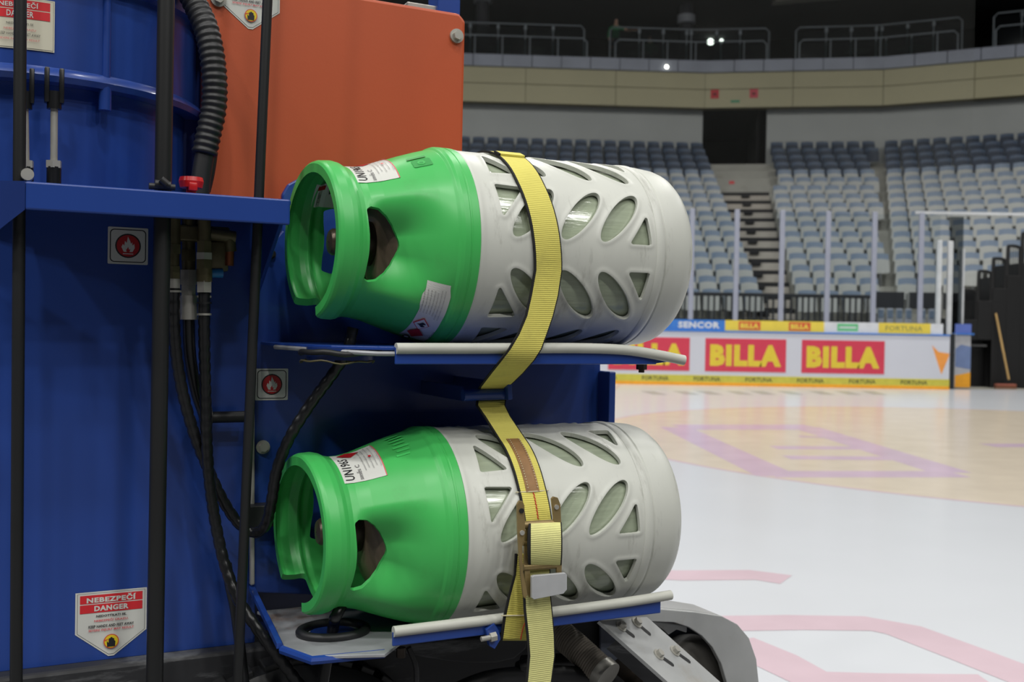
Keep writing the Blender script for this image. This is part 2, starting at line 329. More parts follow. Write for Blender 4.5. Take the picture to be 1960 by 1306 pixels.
# ---- the bowl of seats: three straight runs of rows that meet at slight bends
NR, PIT, RISE, F0 = 17, .72, .343, 1.22
eL, eM, eR = [Vector((math.cos(R(a)), math.sin(R(a)))) for a in (3, -9, -26)]
inn = lambda e: Vector((e.y, -e.x))
B1 = Vector((6.48, 36.0)); B2 = B1+eM*5.87
def isect(p, e, q, g_): # p + e s = q + g t
    det = e.x*-g_.y+g_.x*e.y; r = q-p; return p+e*((r.x*-g_.y+g_.x*r.y)/det)
def bends(off):                              # bend points of the line shifted off metres toward the ice
    return isect(B1+inn(eL)*off, eL, B1+inn(eM)*off, eM), isect(B2+inn(eM)*off, eM, B2+inn(eR)*off, eR)
def run(off, xl=42.0, xr=40.0):
    b1, b2 = bends(off); return [b1-eL*xl, b1, b2, b2+eR*xr]
CONC = mat('pale_terrace_concrete', (168, 168, 160), .8, var=.08, scale=2, dirt=(120, 112, 90), dirt_amt=.4, dscale=1.5)
def profile_run(name, prof, m, parent=None, xl=42.0, xr=40.0, idx=None, segs=(0, 1, 2)):  # cross-section (offset toward the ice, z) swept along the bowl
    L = [run(o_, xl, xr) for o_, z in prof]; v = []; f = []; n = len(prof)
    for j in range(4):
        for (o_, z), l in zip(prof, L): v.append((l[j].x, l[j].y, z))
    for j in segs:
        for k in range(n): f.append([j*n+k, j*n+(k+1) % n, (j+1)*n+(k+1) % n, (j+1)*n+k])
    f += [list(range(n)), [3*n+k for k in range(n)][::-1]] if segs == (0, 1, 2) else []
    return mk(name, v, f, m, parent)
prof = []
for k in range(NR):
    off = (NR-1-k)*PIT; z = F0+RISE*k; prof += [(off+.42, z-(RISE if k else 1.3)), (off+.42, z)]
prof += [(-.5, F0+RISE*(NR-1)), (-.5, -.1), (prof[0][0], -.1)]
terr = profile_run('floor_terrace', prof, CONC); tag(terr, kind='structure', label='stepped pale concrete terrace under the seats', cat='terrace')
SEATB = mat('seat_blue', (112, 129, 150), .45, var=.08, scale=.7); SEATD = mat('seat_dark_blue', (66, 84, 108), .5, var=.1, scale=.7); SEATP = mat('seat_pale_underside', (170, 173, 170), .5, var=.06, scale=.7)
def seat_mesh(name, w_, z0, z1, y0, y1, bow, m, th=.03):
    n = 4; v = []; f = []
    for lay in (0, 1):
        for j in range(2):
            for i in range(n+1):
                s = i/n*2-1; sh = 1-(.06 if j else 0); v.append((s*w_/2*sh, (y0 if j == 0 else y1)+bow*(1-s*s)+lay*th, (z0 if j == 0 else z1)-(.03*s*s if j else -.02*s*s)))
    q = n+1; A_ = lambda l, j, i: l*2*q+j*q+i
    for i in range(n):
        f += [[A_(0, 0, i), A_(0, 0, i+1), A_(0, 1, i+1), A_(0, 1, i)], [A_(1, 0, i+1), A_(1, 0, i), A_(1, 1, i), A_(1, 1, i+1)], [A_(0, 1, i), A_(0, 1, i+1), A_(1, 1, i+1), A_(1, 1, i)], [A_(0, 0, i+1), A_(0, 0, i), A_(1, 0, i), A_(1, 0, i+1)]]
    f += [[A_(0, 0, 0), A_(0, 1, 0), A_(1, 1, 0), A_(1, 0, 0)], [A_(0, 1, n), A_(0, 0, n), A_(1, 0, n), A_(1, 1, n)]]
    me = bpy.data.meshes.new(name); me.from_pydata(v, [], f); me.materials.append(m); me.update(); return me
backB = seat_mesh('backrest', .43, .40, .86, 0, .07, .04, SEATB); backD = seat_mesh('backrest', .42, .40, .86, 0, .07, .04, SEATD)
panP = seat_mesh('seat_pan', .43, .34, .71, -.10, -.05, .03, SEATP, .05); panD = seat_mesh('seat_pan', .41, .36, .745, -.10, -.05, .03, mat('seat_navy_row_shade', (44, 56, 74), .6), .05)  # upper-row pans darkened to draw the shadow gap between rows
legM = bpy.data.meshes.new('support'); lv_, lf_ = box(-.03, .03, -.06, .04, 0, .42); legM.from_pydata([tuple(p) for p in lv_], [], lf_); legM.materials.append(mat('seat_support', (90, 92, 92), .6))
ORD = ['first', 'second', 'third', 'fourth', 'fifth', 'sixth', 'seventh', 'eighth', 'ninth', 'tenth', 'eleventh', 'twelfth', 'thirteenth', 'fourteenth', 'fifteenth', 'sixteenth', 'seventeenth', 'eighteenth', 'nineteenth', 'twentieth', 'twenty-first', 'twenty-second', 'twenty-third', 'twenty-fourth', 'twenty-fifth', 'twenty-sixth', 'twenty-seventh', 'twenty-eighth', 'twenty-ninth', 'thirtieth']
def in_view(x, y):
    if x > 1975 or y > 600: return False
    if y < 300: return x > 880
    if y < 345: return x > 900
    if y < 400: return x > 1225
    return x > 1285
spots = []
for k in range(NR):
    off = (NR-1-k)*PIT; z = F0+RISE*k; b1, b2 = bends(off); base1 = B1+inn(eM)*off
    sl = (b2-b1).length; st0 = (base1-b1).dot(eM)  # stairs start a little right of the bend at the top row
    sL, sR = st0-.02, st0+2.2 if k >= 11 else st0+1.95
    n = 0; s = sR+.24
    while s < sl-.25: n += 1; spots.append((k, 'right of', n, b1+eM*s, -9, z)); s += .5
    s2 = .28
    while s2 < 16: n += 1; spots.append((k, 'right of', n, b2+eR*s2, -26, z)); s2 += .5
    n = 0; s = sL-.26
    while s > .25: n += 1; spots.append((k, 'left of', n, b1+eM*s, -9, z)); s -= .5
    s2 = .24
    while s2 < 22: n += 1; spots.append((k, 'left of', n, b1-eL*s2, 3, z)); s2 += .5
far_left = [s_ for s_ in spots if s_[3].x > -14 and not in_view(*proj((s_[3].x, s_[3].y, s_[5]+.65)))]
spots = [s_ for s_ in spots if in_view(*proj((s_[3].x, s_[3].y, s_[5]+.65))) and s_[3].y > 23.9]
hid = MB(); far_left = [s_ for s_ in far_left if s_[3].y > 24.6 or s_[3].x < 7]
for k, side, n, p, rz, z in far_left:
    M = Matrix.Translation((p.x, p.y, z)) @ Matrix.Rotation(R(rz), 4, 'Z')
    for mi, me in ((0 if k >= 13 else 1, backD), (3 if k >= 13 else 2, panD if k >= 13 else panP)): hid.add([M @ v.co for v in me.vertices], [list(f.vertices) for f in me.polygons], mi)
tag(hid.build('stadium_seats', [SEATD, SEATB, SEATP, MATS['seat_navy_row_shade']]), 'rows of grey blue seats carrying on behind the machine', 'seats', kind='stuff')
spots.sort(key=lambda s_: s_[3].length)
rest = MB()
for i, (k, side, n, p, rz, z) in enumerate(spots):
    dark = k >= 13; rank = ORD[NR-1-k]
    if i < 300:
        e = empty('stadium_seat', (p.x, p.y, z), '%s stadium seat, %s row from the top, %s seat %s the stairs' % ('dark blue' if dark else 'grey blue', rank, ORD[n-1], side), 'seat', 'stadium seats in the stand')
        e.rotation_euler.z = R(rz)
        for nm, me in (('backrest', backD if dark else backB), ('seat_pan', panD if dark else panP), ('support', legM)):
            o = bpy.data.objects.new(nm, me); COL.objects.link(o); o.parent = e
    else:
        M = Matrix.Translation((p.x, p.y, z)) @ Matrix.Rotation(R(rz), 4, 'Z')
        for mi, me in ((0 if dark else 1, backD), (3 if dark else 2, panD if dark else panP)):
            rest.add([M @ v.co for v in me.vertices], [list(f.vertices) for f in me.polygons], mi)
if rest.v: tag(rest.build('stadium_seats', [SEATD, SEATB, SEATP, MATS['seat_navy_row_shade']]), 'dark blue seats in the uppermost rows of the stand', 'seats', kind='stuff')
# ---- stairs through the seats, tunnel mouth at their head
STEPP = mat('step_pale', (176, 170, 160), .8, var=.05); STEPD = mat('step_dark', (34, 34, 36), .8)
stairs = empty('aisle_stairs', (7.4, 35.8, 0), 'pale aisle stairs with dark strips for shaded gaps running down from the dark tunnel', 'stairs')
def M2(s, off, z): p = B1+inn(eM)*off+eM*s; return Vector((p.x, p.y, z))
for k in range(NR):
    off = (NR-1-k)*PIT; z = F0+RISE*k
    if k >= 13: mk('step', *box(.05, 2.1, off-.34, off+.47, z-RISE, z+.02, 0, lambda s, d, q: M2(s, d, q)), CONC, stairs); continue
    x0, x1 = .3, 1.95
    mk('step', *box(x0, x1, off+.1, off+.52, z-.24, z-.04, .01, lambda s, d, q: M2(s, d, q)), STEPP, stairs)
    mk('step_gap_shade', *box(x0, x1, off-.3, off+.46, z-.04, z+.07, 0, lambda s, d, q: M2(s, d, q)), STEPD, stairs)  # dark box put in for the shade between two steps
    mk('anti_slip_block', *box(1.1, 1.35, off+.5, off+.6, z-.1, z+.02, .01, lambda s, d, q: M2(s, d, q)), STEPD, stairs)  # small black anti-slip block on each step
d = Decal(); d.rect(.75, .92, 5.76, 5.86, PRED); d.build('red_step_sign', lambda s, q, h: M2(s, .47+PIT*3+.01+h, q), stairs)
# ---- grey wall, tunnel, balcony fascia
GWALL = mat('grey_wall', (176, 180, 178), .7, var=.05, scale=.6); FASC = mat('beige_fascia', (186, 180, 146), .6, var=.04, scale=.5); COPE = mat('grey_coping', (158, 164, 178), .6, var=.1, scale=1.2); JOINT = mat('dark_joint', (120, 112, 80), .8)
WO, ZW0, ZW1 = -.55, 6.6, 8.84
def wall_seg(name, sec, s0, s1, o0, o1, z0, z1, m, parent=None, b=0):
    b1, b2 = bends((o0+o1)/2)
    base, e = {'L': (b1, eL), 'M': (b1, eM), 'R': (b2, eR)}[sec]; nn = inn(e); c = (o0+o1)/2
    def fn(s, d, q): p = base+e*s+nn*(d-c); return Vector((p.x, p.y, q))
    return mk(name, *box(s0, s1, o0, o1, z0, z1, b, fn), m, parent)
mlen = (bends(WO)[1]-bends(WO)[0]).length
wl = wall_seg('wall_left', 'L', -40, 0, WO-.2, WO, ZW0, ZW1, GWALL); wm = wall_seg('wall_back', 'M', 2.2, mlen, WO-.2, WO, ZW0, ZW1, GWALL); wr = wall_seg('wall_right', 'R', 0, 16, WO-.2, WO, ZW0, ZW1, GWALL)
for o_, l in ((wl, 'left'), (wm, 'middle'), (wr, 'right')): tag(o_, 'plain grey concrete wall above the seats, %s stretch' % l, 'wall', kind='structure')
tn = wall_seg('wall_tunnel', 'M', -2.5, 5.5, WO-6, WO-5.8, 5, 10, mat('tunnel_shade', (9, 9, 10), .95)); tag(tn, 'dark far end of the tunnel', 'wall', kind='structure')  # unlit depth of the tunnel is put into the near-black wall colour
for nm, a_, b_ in (('tunnel_side', -.1, -.02), ('tunnel_side', 2.2, 2.28)): wall_seg(nm, 'M', a_, b_, WO-6, WO-.2, 5, 10, mat('tunnel_side_shade', (9, 9, 12), .95), tn)  # sides coloured near black as unlit
wall_seg('tunnel_floor', 'M', -.1, 2.3, WO-6, WO+.1, 6.5, 6.74, MATS['tunnel_shade'], tn); wall_seg('tunnel_ceiling', 'M', -.1, 2.3, WO-6, WO-.2, 8.77, 8.92, STEPD, tn)
bal = profile_run('wall_balcony', [(-.35, 8.72), (-.05, 8.72), (-.05, 9.99), (-.35, 9.99)], mat('fascia_core', (110, 104, 80), .8)); tag(bal, 'beige balcony fascia with grey coping above the seats', 'balcony', kind='structure')
for sec in 'LMR':
    b1, b2 = bends(.0); ln = {'L': (-34, 0), 'M': (0, (b2-b1).length), 'R': (0, 14)}[sec]
    n = max(1, round((ln[1]-ln[0])/ (3.0 if sec == 'L' else 2.9))); st = (ln[1]-ln[0])/n
    for k in range(n):
        a_, b_ = ln[0]+k*st+.008, ln[0]+(k+1)*st-.008
        wall_seg('fascia_panel', sec, a_, b_, -.06, .0, 8.74, 9.36, FASC, bal, .006); wall_seg('fascia_panel', sec, a_, b_, -.06, .0, 9.38, 9.93, FASC, bal, .006)
    n = max(1, round((ln[1]-ln[0])/1.0)); st = (ln[1]-ln[0])/n
    for k in range(n): wall_seg('coping_panel', sec, ln[0]+k*st+.01, ln[0]+(k+1)*st-.01, -.5, .12, 9.93, 10.33, COPE, bal, .01)
DKF = mat('dark_floor', (48, 48, 48), .9); DKW = mat('concourse_black', (26, 26, 27), .9); SOFF = mat('soffit_dark', (44, 44, 46), .9); BEAM = mat('beam_grey', (120, 118, 110), .8)
profile_run('floor_balcony', [(-14, 10.17), (-.3, 10.17), (-.3, 10.27), (-14, 10.27)], DKF)['kind'] = 'structure'
profile_run('wall_concourse', [(-7.2, 10), (-7, 10), (-7, 18), (-7.2, 18)], DKW)['kind'] = 'structure'
tag(profile_run('ceiling', [(-7.3, 12.92), (.4, 12.67), (3.5, 13.47), (3.5, 13.77), (-7.3, 13.77)], SOFF), kind='structure', label='dark soffit over the balcony', cat='ceiling')
b1, b2 = bends(-2.0)
tag(mk('trim_1', *prism([(3.6, 12.20), (11.57, 12.07), (11.57, 12.19), (3.6, 12.32)], 0, .5, lambda p, d_, q: Vector((B1.x+eM.x*(p-1.4), B1.y+eM.y*(p-1.4)+d_-.4+max(0, p-6)*-.18, q+max(0, p-6.5)*.07))), BEAM), 'pale grey beam under the dark balcony ceiling', 'beam', kind='structure')
def on_fascia(px, w_, h_, z, m, name, label, cat, txt=None, tm=None):
    b1, _ = bends(0); X = None
    s = min((abs(proj((*(b1+eM*(q*.01)), z))[0]-px), q*.01) for q in range(-50, 700))[1]
    d = Decal(); d.rect(s-w_/2, s+w_/2, z-h_/2, z+h_/2, m)
    if txt: d.rect(s-w_*.22, s+w_*.2, z-h_*.16, z+h_*.12, tm, w_*.08)
    def fn(x, y, h): p = b1+eM*x+inn(eM)*(.012+h*6); return Vector((p.x, p.y, y))
    o = d.build(name, fn, None); mk('backing', *box(s-w_/2, s+w_/2, .0, .012, z-h_/2, z+h_/2, 0, lambda x, dd, q: Vector((*(b1+eM*x+inn(eM)*dd), q))), m, o); return tag(o, label, cat)
zf = at_y(1368, 181, 36).z
on_fascia(1368, .28, .3, zf, mat('sign_red', (206, 58, 64), .6), 'block_sign', 'red square block sign on the beige fascia, nearest the tunnel left edge', 'sign', True, mat('sign_dark', (110, 30, 36), .6))
on_fascia(1443, .28, .3, zf, mat('sign_pink_red', (214, 84, 96), .6), 'block_sign', 'pinkish red square block sign on the beige fascia, nearest the tunnel right edge', 'sign', True, mat('sign_dark', (110, 30, 36), .6))
on_fascia(1407, .3, .08, at_y(1407, 196, 36).z, mat('exit_green', (60, 150, 110), .5), 'exit_sign', 'small green exit sign above the dark tunnel mouth', 'sign')
# ---- balcony railings
RAIL = mat('rail_steel', (128, 136, 142), .45, .4); RGL = glass('railing_glass', (.6, .66, .66), .05)
def bal_pt(px, off, z):                      # point on the balcony line seen at this column
    b1, b2 = bends(off); best = None
    for base, e, a_, b_ in ((b1, eL, -16, 0), (b1, eM, 0, (b2-b1).length), (b2, eR, 0, 9)):
        q = a_
        while q <= b_:
            p = base+e*q; x = proj((p.x, p.y, z))[0]
            if best is None or abs(x-px) < best[0]: best = (abs(x-px), p.copy())
            q += .02
    return Vector((best[1].x, best[1].y, z))
def railing(x0, x1, posts, lab, low, bend=None):
    c = bal_pt((x0+x1)/2, -.5, 10.27); t = empty('balcony_railing', c, lab, 'railing', 'balcony railings')
    for off, zt, xa, xb, nm in ((-.5, 11.55, x0, x1, 'top_rail'), (-.12, 11.02, x0+low[0], x1-low[1], 'lower_rail')):
        cols = sorted(set([xa, xb]+([bend] if bend and xa < bend < xb else [])))
        top = [bal_pt(x, off, zt) for x in cols]; lo0, lo1 = top[0].copy(), top[-1].copy(); lo0.z = lo1.z = 10.17
        d0 = (top[1]-top[0]).normalized()*.12; d1 = (top[-2]-top[-1]).normalized()*.12
        path = [lo0, top[0]-Vector((0, 0, .12)), top[0]+d0]+top[1:-1]+[top[-1]+d1, top[-1]-Vector((0, 0, .12)), lo1]
        mk(nm, *tube(path, .026, 8), RAIL, t, True)
        for a_, b_ in zip(cols, cols[1:]):
            A1, A2 = bal_pt(a_, off, 10.32), bal_pt(b_, off, 10.32); H = Vector((0, 0, zt-10.42))
            q = Vector((0, .008, 0)); mk('glass_pane', [A1, A2, A2+H, A1+H, A1+q, A2+q, A2+q+H, A1+q+H], BOXF, RGL, t)
        for x in posts:
            if xa+6 < x < xb-6:
                p = bal_pt(x+(9 if nm == 'lower_rail' else 0), off, 10.17); mk('post', *cyl(p, Vector((p.x, p.y, zt)), .022, 8), RAIL, t, True)
                if nm == 'top_rail': mk('rail_clamp', *box(p.x-.05, p.x+.05, p.y-.06, p.y+.03, zt-.2, zt-.06, .015), RAIL, t)
    return t
railing(700, 1118, [750, 800, 850, 899, 952, 1005, 1058], 'steel and glass balcony railing behind the orange panel edge', (0, -6))
railing(1168, 1472, [1222, 1268, 1313, 1322, 1370, 1415], 'steel and glass balcony railing in front of the dark column', (10, 4), 1335)
railing(1524, 1842, [1580, 1628, 1676, 1686, 1735, 1785], 'steel and glass balcony railing between the two gaps, bent in the middle', (6, 8), 1681)
railing(1902, 2010, [1955], 'steel and glass balcony railing at the far right of the picture', (4, 0))
for px, zt, lab in ((922, 13.17, 'dark round column with a pale collar nearest the orange panel'), (1311, 13.17, 'dark round column with a pale collar above the middle railing')):
    p = bal_pt(px, -1.5, 10.27); t = empty('column', p, lab, 'column')
    mk('shaft', *cyl(p, p+Vector((0, 0, zt-10.27)), .24, 20), mat('column_dark', (52, 52, 58), .8), t, True)
    q = p+Vector((0, 0, 1.92)) if px > 1000 else p+Vector((0, 0, 2.42))
    mk('collar', *cyl(q+Vector((0, 0, -.14)), q+Vector((0, 0, .14)), .32, 20), mat('collar_pale', (150, 154, 160), .6), t, True)
for px, py, off, r_, lab in ((1276, 128, .16, .06, 'bright round spotlight on the grey coping'), (1360, 80, -6.5, .13, 'larger bright lamp glowing behind the middle railing'), (1381, 78, -6.5, .075, 'smaller bright lamp glowing behind the middle railing')):
    p = bal_pt(px, off, 10.17); dist = p.y; q = at_y(px, py, dist); t = empty('spotlight', q, lab, 'lamp')
    mk('bulb', *lathe([(-r_, 0), (-r_*.7, r_*.7), (0, r_), (r_*.7, r_*.7), (r_, 0)], 14, lambda a_, b_, c_: q+Vector((b_, a_, c_))), mat('lamp_glow', (255, 252, 235), .5, emit=9), t, True)
    mk('housing', *cyl(q+Vector((0, .02, 0)), q+Vector((0, .18, 0)), r_*1.15, 14), STEPD, t, True)
    if py < 100: mk('stem', *cyl(q+Vector((0, .1, 0)), q+Vector((0, .1, 2.0)), .02, 8), STEPD, t)
# ---- people on the balcony
SKIN = mat('skin', (190, 150, 128), .6); SHIRT = mat('green_shirt', (38, 120, 70), .8); TROUS = mat('dark_trousers', (34, 36, 44), .8); HAIR = mat('brown_hair', (50, 36, 26), .8)
def person(name, loc, rz, J, E, rad, label, shirt_pts, sleeve):
    me = bpy.data.meshes.new(name); keys = list(J); me.from_pydata([J[k] for k in keys], [(keys.index(a_), keys.index(b_)) for a_, b_ in E], [])
    o = bpy.data.objects.new(name, me); COL.objects.link(o); sk = o.modifiers.new('skin', 'SKIN'); sk.use_smooth_shade = True; o.modifiers.new('sub', 'SUBSURF').levels = 2
    for i, k in enumerate(keys):
        me.skin_vertices[0].data[i].radius = rad[k]; me.skin_vertices[0].data[i].use_root = k == 'pelvis'
    bpy.context.view_layer.update(); ev = o.evaluated_get(bpy.context.evaluated_depsgraph_get()); m2 = bpy.data.meshes.new_from_object(ev); bpy.data.objects.remove(o)
    for m in (SKIN, SHIRT, TROUS, HAIR): m2.materials.append(m)
    P = [Vector(J[k]) for k in keys]
    for f in m2.polygons:
        c = f.center; k = keys[min(range(len(P)), key=lambda i: (P[i]-c).length)]
        f.material_index = 1 if k in shirt_pts else 2 if k in ('pelvis', 'hipL', 'hipR', 'kneeL', 'kneeR', 'footL', 'footR', 'toeL', 'toeR') else 3 if (k == 'crown' or (k == 'head' and c.y > J['head'][1]+.02)) else 0
        f.use_smooth = True
    o = bpy.data.objects.new(name, m2); COL.objects.link(o); o.location = loc; o.rotation_euler.z = rz; return tag(o, label, 'person')
T = ('chest', 'neck0', 'shL', 'shR', 'waist')
Js = {'pelvis': (0, 0, .92), 'waist': (0, 0, 1.08), 'chest': (0, -.01, 1.28), 'neck0': (0, 0, 1.42), 'neck': (0, -.01, 1.49), 'head': (0, -.03, 1.60), 'nose': (.0, -.13, 1.585), 'crown': (0, -.02, 1.70), 'shL': (.19, 0, 1.38), 'elL': (.42, -.10, 1.26), 'wrL': (.62, -.26, 1.26), 'haL': (.70, -.31, 1.25), 'shR': (-.19, 0, 1.38), 'elR': (-.26, .03, 1.10), 'wrR': (-.22, -.12, .90), 'haR': (-.21, -.17, .83),
      'hipL': (.1, 0, .86), 'kneeL': (.11, -.02, .48), 'footL': (.11, .02, .07), 'toeL': (.12, -.14, .04), 'hipR': (-.1, 0, .86), 'kneeR': (-.11, -.02, .48), 'footR': (-.11, .02, .07), 'toeR': (-.12, -.14, .04)}
Es = [('pelvis', 'waist'), ('waist', 'chest'), ('chest', 'neck0'), ('neck0', 'neck'), ('neck', 'head'), ('head', 'nose'), ('head', 'crown'), ('neck0', 'shL'), ('shL', 'elL'), ('elL', 'wrL'), ('wrL', 'haL'), ('neck0', 'shR'), ('shR', 'elR'), ('elR', 'wrR'), ('wrR', 'haR'), ('pelvis', 'hipL'), ('hipL', 'kneeL'), ('kneeL', 'footL'), ('footL', 'toeL'), ('pelvis', 'hipR'), ('hipR', 'kneeR'), ('kneeR', 'footR'), ('footR', 'toeR')]
rd = {k: (.05, .05) for k in Js}
rd.update(pelvis=(.15, .11), waist=(.14, .10), chest=(.16, .11), neck0=(.08, .07), neck=(.055, .055), head=(.085, .095), nose=(.015, .015), crown=(.07, .08), shL=(.065, .065), shR=(.065, .065), wrL=(.032, .032), wrR=(.032, .032), elL=(.045, .045), elR=(.045, .045), haL=(.035, .05), haR=(.035, .05), hipL=(.09, .09), hipR=(.09, .09), kneeL=(.065, .065), kneeR=(.065, .065), footL=(.045, .045), footR=(.045, .045), toeL=(.035, .035), toeR=(.035, .035))
pp = bal_pt(1178, -.95, 10.27); person('person', pp, R(4), Js, Es, rd, 'person in a green shirt standing at the balcony railing, one arm stretched out', T+('elR',), .6)
Jt = dict(Js)
for k in Jt: Jt[k] = (Js[k][0], Js[k][1], Js[k][2]-.42)
Jt.update(kneeL=(.13, -.42, .50), footL=(.13, -.40, .08), toeL=(.14, -.54, .04), kneeR=(-.13, -.42, .50), footR=(-.13, -.40, .08), toeR=(-.14, -.54, .04), hipL=(.1, -.04, .50), hipR=(-.1, -.04, .50), elL=(.26, -.05, .70), wrL=(.16, -.28, .62), haL=(.12, -.35, .62), elR=(-.26, -.05, .70), wrR=(-.16, -.28, .62), haR=(-.12, -.35, .62))
ps = bal_pt(1242, -1.5, 10.27); person('person', ps, R(4), Jt, Es, rd, 'person in a green shirt sitting behind the middle balcony railing', T+('elR', 'elL'), .6)
def cafe_chair(px, off, rz, lab):
    p = bal_pt(px, off, 10.27); t = empty('balcony_chair', p, lab, 'chair', 'balcony chairs'); m = mat('chair_dim', (70, 84, 74), .6); c, s_ = math.cos(rz), math.sin(rz)
    f = lambda x, y, z: Vector((p.x+x*c-y*s_, p.y+x*s_+y*c, p.z+z))
    mk('seat', *box(-.2, .2, -.2, .2, .38, .42, .01, f), m, t); mk('backrest', *box(-.2, .2, .18, .21, .46, .8, .01, f), m, t)
    for x, y in ((-.18, -.18), (.18, -.18), (-.18, .18), (.18, .18)): mk('leg', *box(x-.015, x+.015, y-.015, y+.015, 0, .47 if y > 0 else .4, 0, f), m, t)
cafe_chair(1242, -1.5, R(4), 'balcony chair under the seated person in green')
for px, n in ((955, 'nearest the orange panel'), (1022, 'behind the leftmost railing'), (1214, 'at the left end of the middle railing'), (1640, 'behind the bent railing, left one'), (1745, 'behind the bent railing, right one')):
    p = bal_pt(px, -1.0, 10.27); t = empty('balcony_table', p, 'small balcony table in a green-lit tint '+n, 'table', 'balcony tables'); m = mat('table_green_lit', (112, 136, 112), .6)  # green light on the tables is put into their colour
    mk('table_top', *box(p.x-.38, p.x+.38, p.y-.3, p.y+.3, p.z+.52, p.z+.56, .01), m, t); mk('leg', *cyl(p, p+Vector((0, 0, .52)), .04, 8), m, t); mk('foot', *box(p.x-.2, p.x+.2, p.y-.2, p.y+.2, p.z, p.z+.03, .01), m, t)
# ---- fence in front of the seats, bench chairs, black stairs, broom
FEN = mat('fence_dark', (44, 46, 50), .6)
fy = 23.0; f = empty('stand_fence', (6, fy, 0), 'dark steel fence of upright bars in front of the lowest seats', 'fence')
mk('front_wall', *box(-6, 13.5, fy+.5, fy+.6, 0, 1.15), FEN, f)
mk('top_rail', *box(-2, 8.02, fy, fy+.06, 1.86, 1.94, .01), FEN, f); mk('bottom_rail', *box(-2, 8.02, fy, fy+.05, 1.32, 1.36), FEN, f)
x = 3.4
while x < 8.02: mk('bar', *box(x-.018, x+.018, fy+.01, fy+.05, 1.0, 1.9), FEN, f); x += .13
for x in (8.05, 8.8, 9.55): mk('dark_panel', *box(x+.04, x+.68, fy+.3, fy+.36, 1.66, 2.03, .01), FEN, f); mk('panel_post', *box(x-.02, x+.04, fy+.3, fy+.36, 0, 2.0), mat('post_grey', (130, 132, 130), .6), f)
BCH = mat('bench_chair', (160, 166, 176), .5)
for k in range(6):
    x = 8.15+k*.205+(.1 if k > 3 else 0)+(.1 if k > 7 else 0)
    t = empty('bench_chair', (x, fy+.1, 0), 'narrow pale chair by the boards, %s from the right end of the dark fence' % ORD[k], 'chair', 'row of pale chairs behind the glass')
    mk('backrest', *box(x-.075, x+.075, fy+.12, fy+.16, 1.02, 1.66, .03), BCH, t); mk('blue_panel', *box(x-.055, x+.055, fy+.11, fy+.125, 1.45, 1.62, .004), SEATB, t); mk('seat', *box(x-.085, x+.085, fy-.2, fy+.14, .93, .98, .01), BCH, t); mk('support', *box(x-.03, x+.03, fy-.05, fy+.05, 0, .93), FEN, t)
bs = empty('black_stairs', (10.2, 22.2, 0), 'black steel stairs with looped handrails at the right edge', 'stairs'); BK = mat('black_steel', (14, 14, 15), .5)
for k in range(5):
    x0 = 9.45+k*.3; zt = 1.55+k*.27 if k else 1.42
    mk('step', *box(x0, x0+.3, 21.9, 23.2, 0 if k > 1 else 1.0, zt, .01), BK, bs)
    mk('handrail', *tube(spline([(x0+.02, 21.95, zt), (x0+.02, 21.95, zt+.55), (x0+.06, 21.95, zt+.62), (x0+.24, 21.95, zt+.6), (x0+.28, 21.95, zt+.5), (x0+.28, 21.95, zt)], 5), .035, 8), BK, bs, True)
    for q in range(5): mk('bar', *box(x0+.06+q*.045, x0+.07+q*.045, 21.94, 21.955, zt, zt+.58), BK, bs)
mk('skirt', *box(9.42, 11.4, 22.3, 23.2, 0, 1.45, .01), BK, bs); mk('upright', *box(10.05, 10.11, 21.95, 22.0, 0, 1.5), BK, bs); mk('cross_rail', *box(9.42, 9.95, 21.9, 21.95, .86, .9), mat('rail_grey', (70, 70, 70), .5), bs)
bk = empty('black_curtain', (12, 23.5, 0), 'black curtain hanging beyond the black stairs', 'curtain')
mk('fabric', *box(11.4, 15, 22.6, 22.7, 0, 3.2, .02), BK, bk)
br = empty('broom', (10.05, 21.5, 0), 'wooden broom leaning against the black stairs', 'broom')
p0, p1 = at_y(1931, 727, 21.6), at_y(1906, 600, 21.85)
mk('handle', *cyl(p0, p1, .022, 10), mat('broom_wood', (186, 152, 96), .6), br, True)
mk('head', *box(p0.x-.28, p0.x+.14, p0.y-.06, p0.y+.06, .05, .1, .015), mat('broom_red', (150, 84, 66), .6), br); mk('bristles', *box(p0.x-.28, p0.x+.14, p0.y-.05, p0.y+.05, 0, .055), mat('bristle', (130, 90, 70), .9), br)

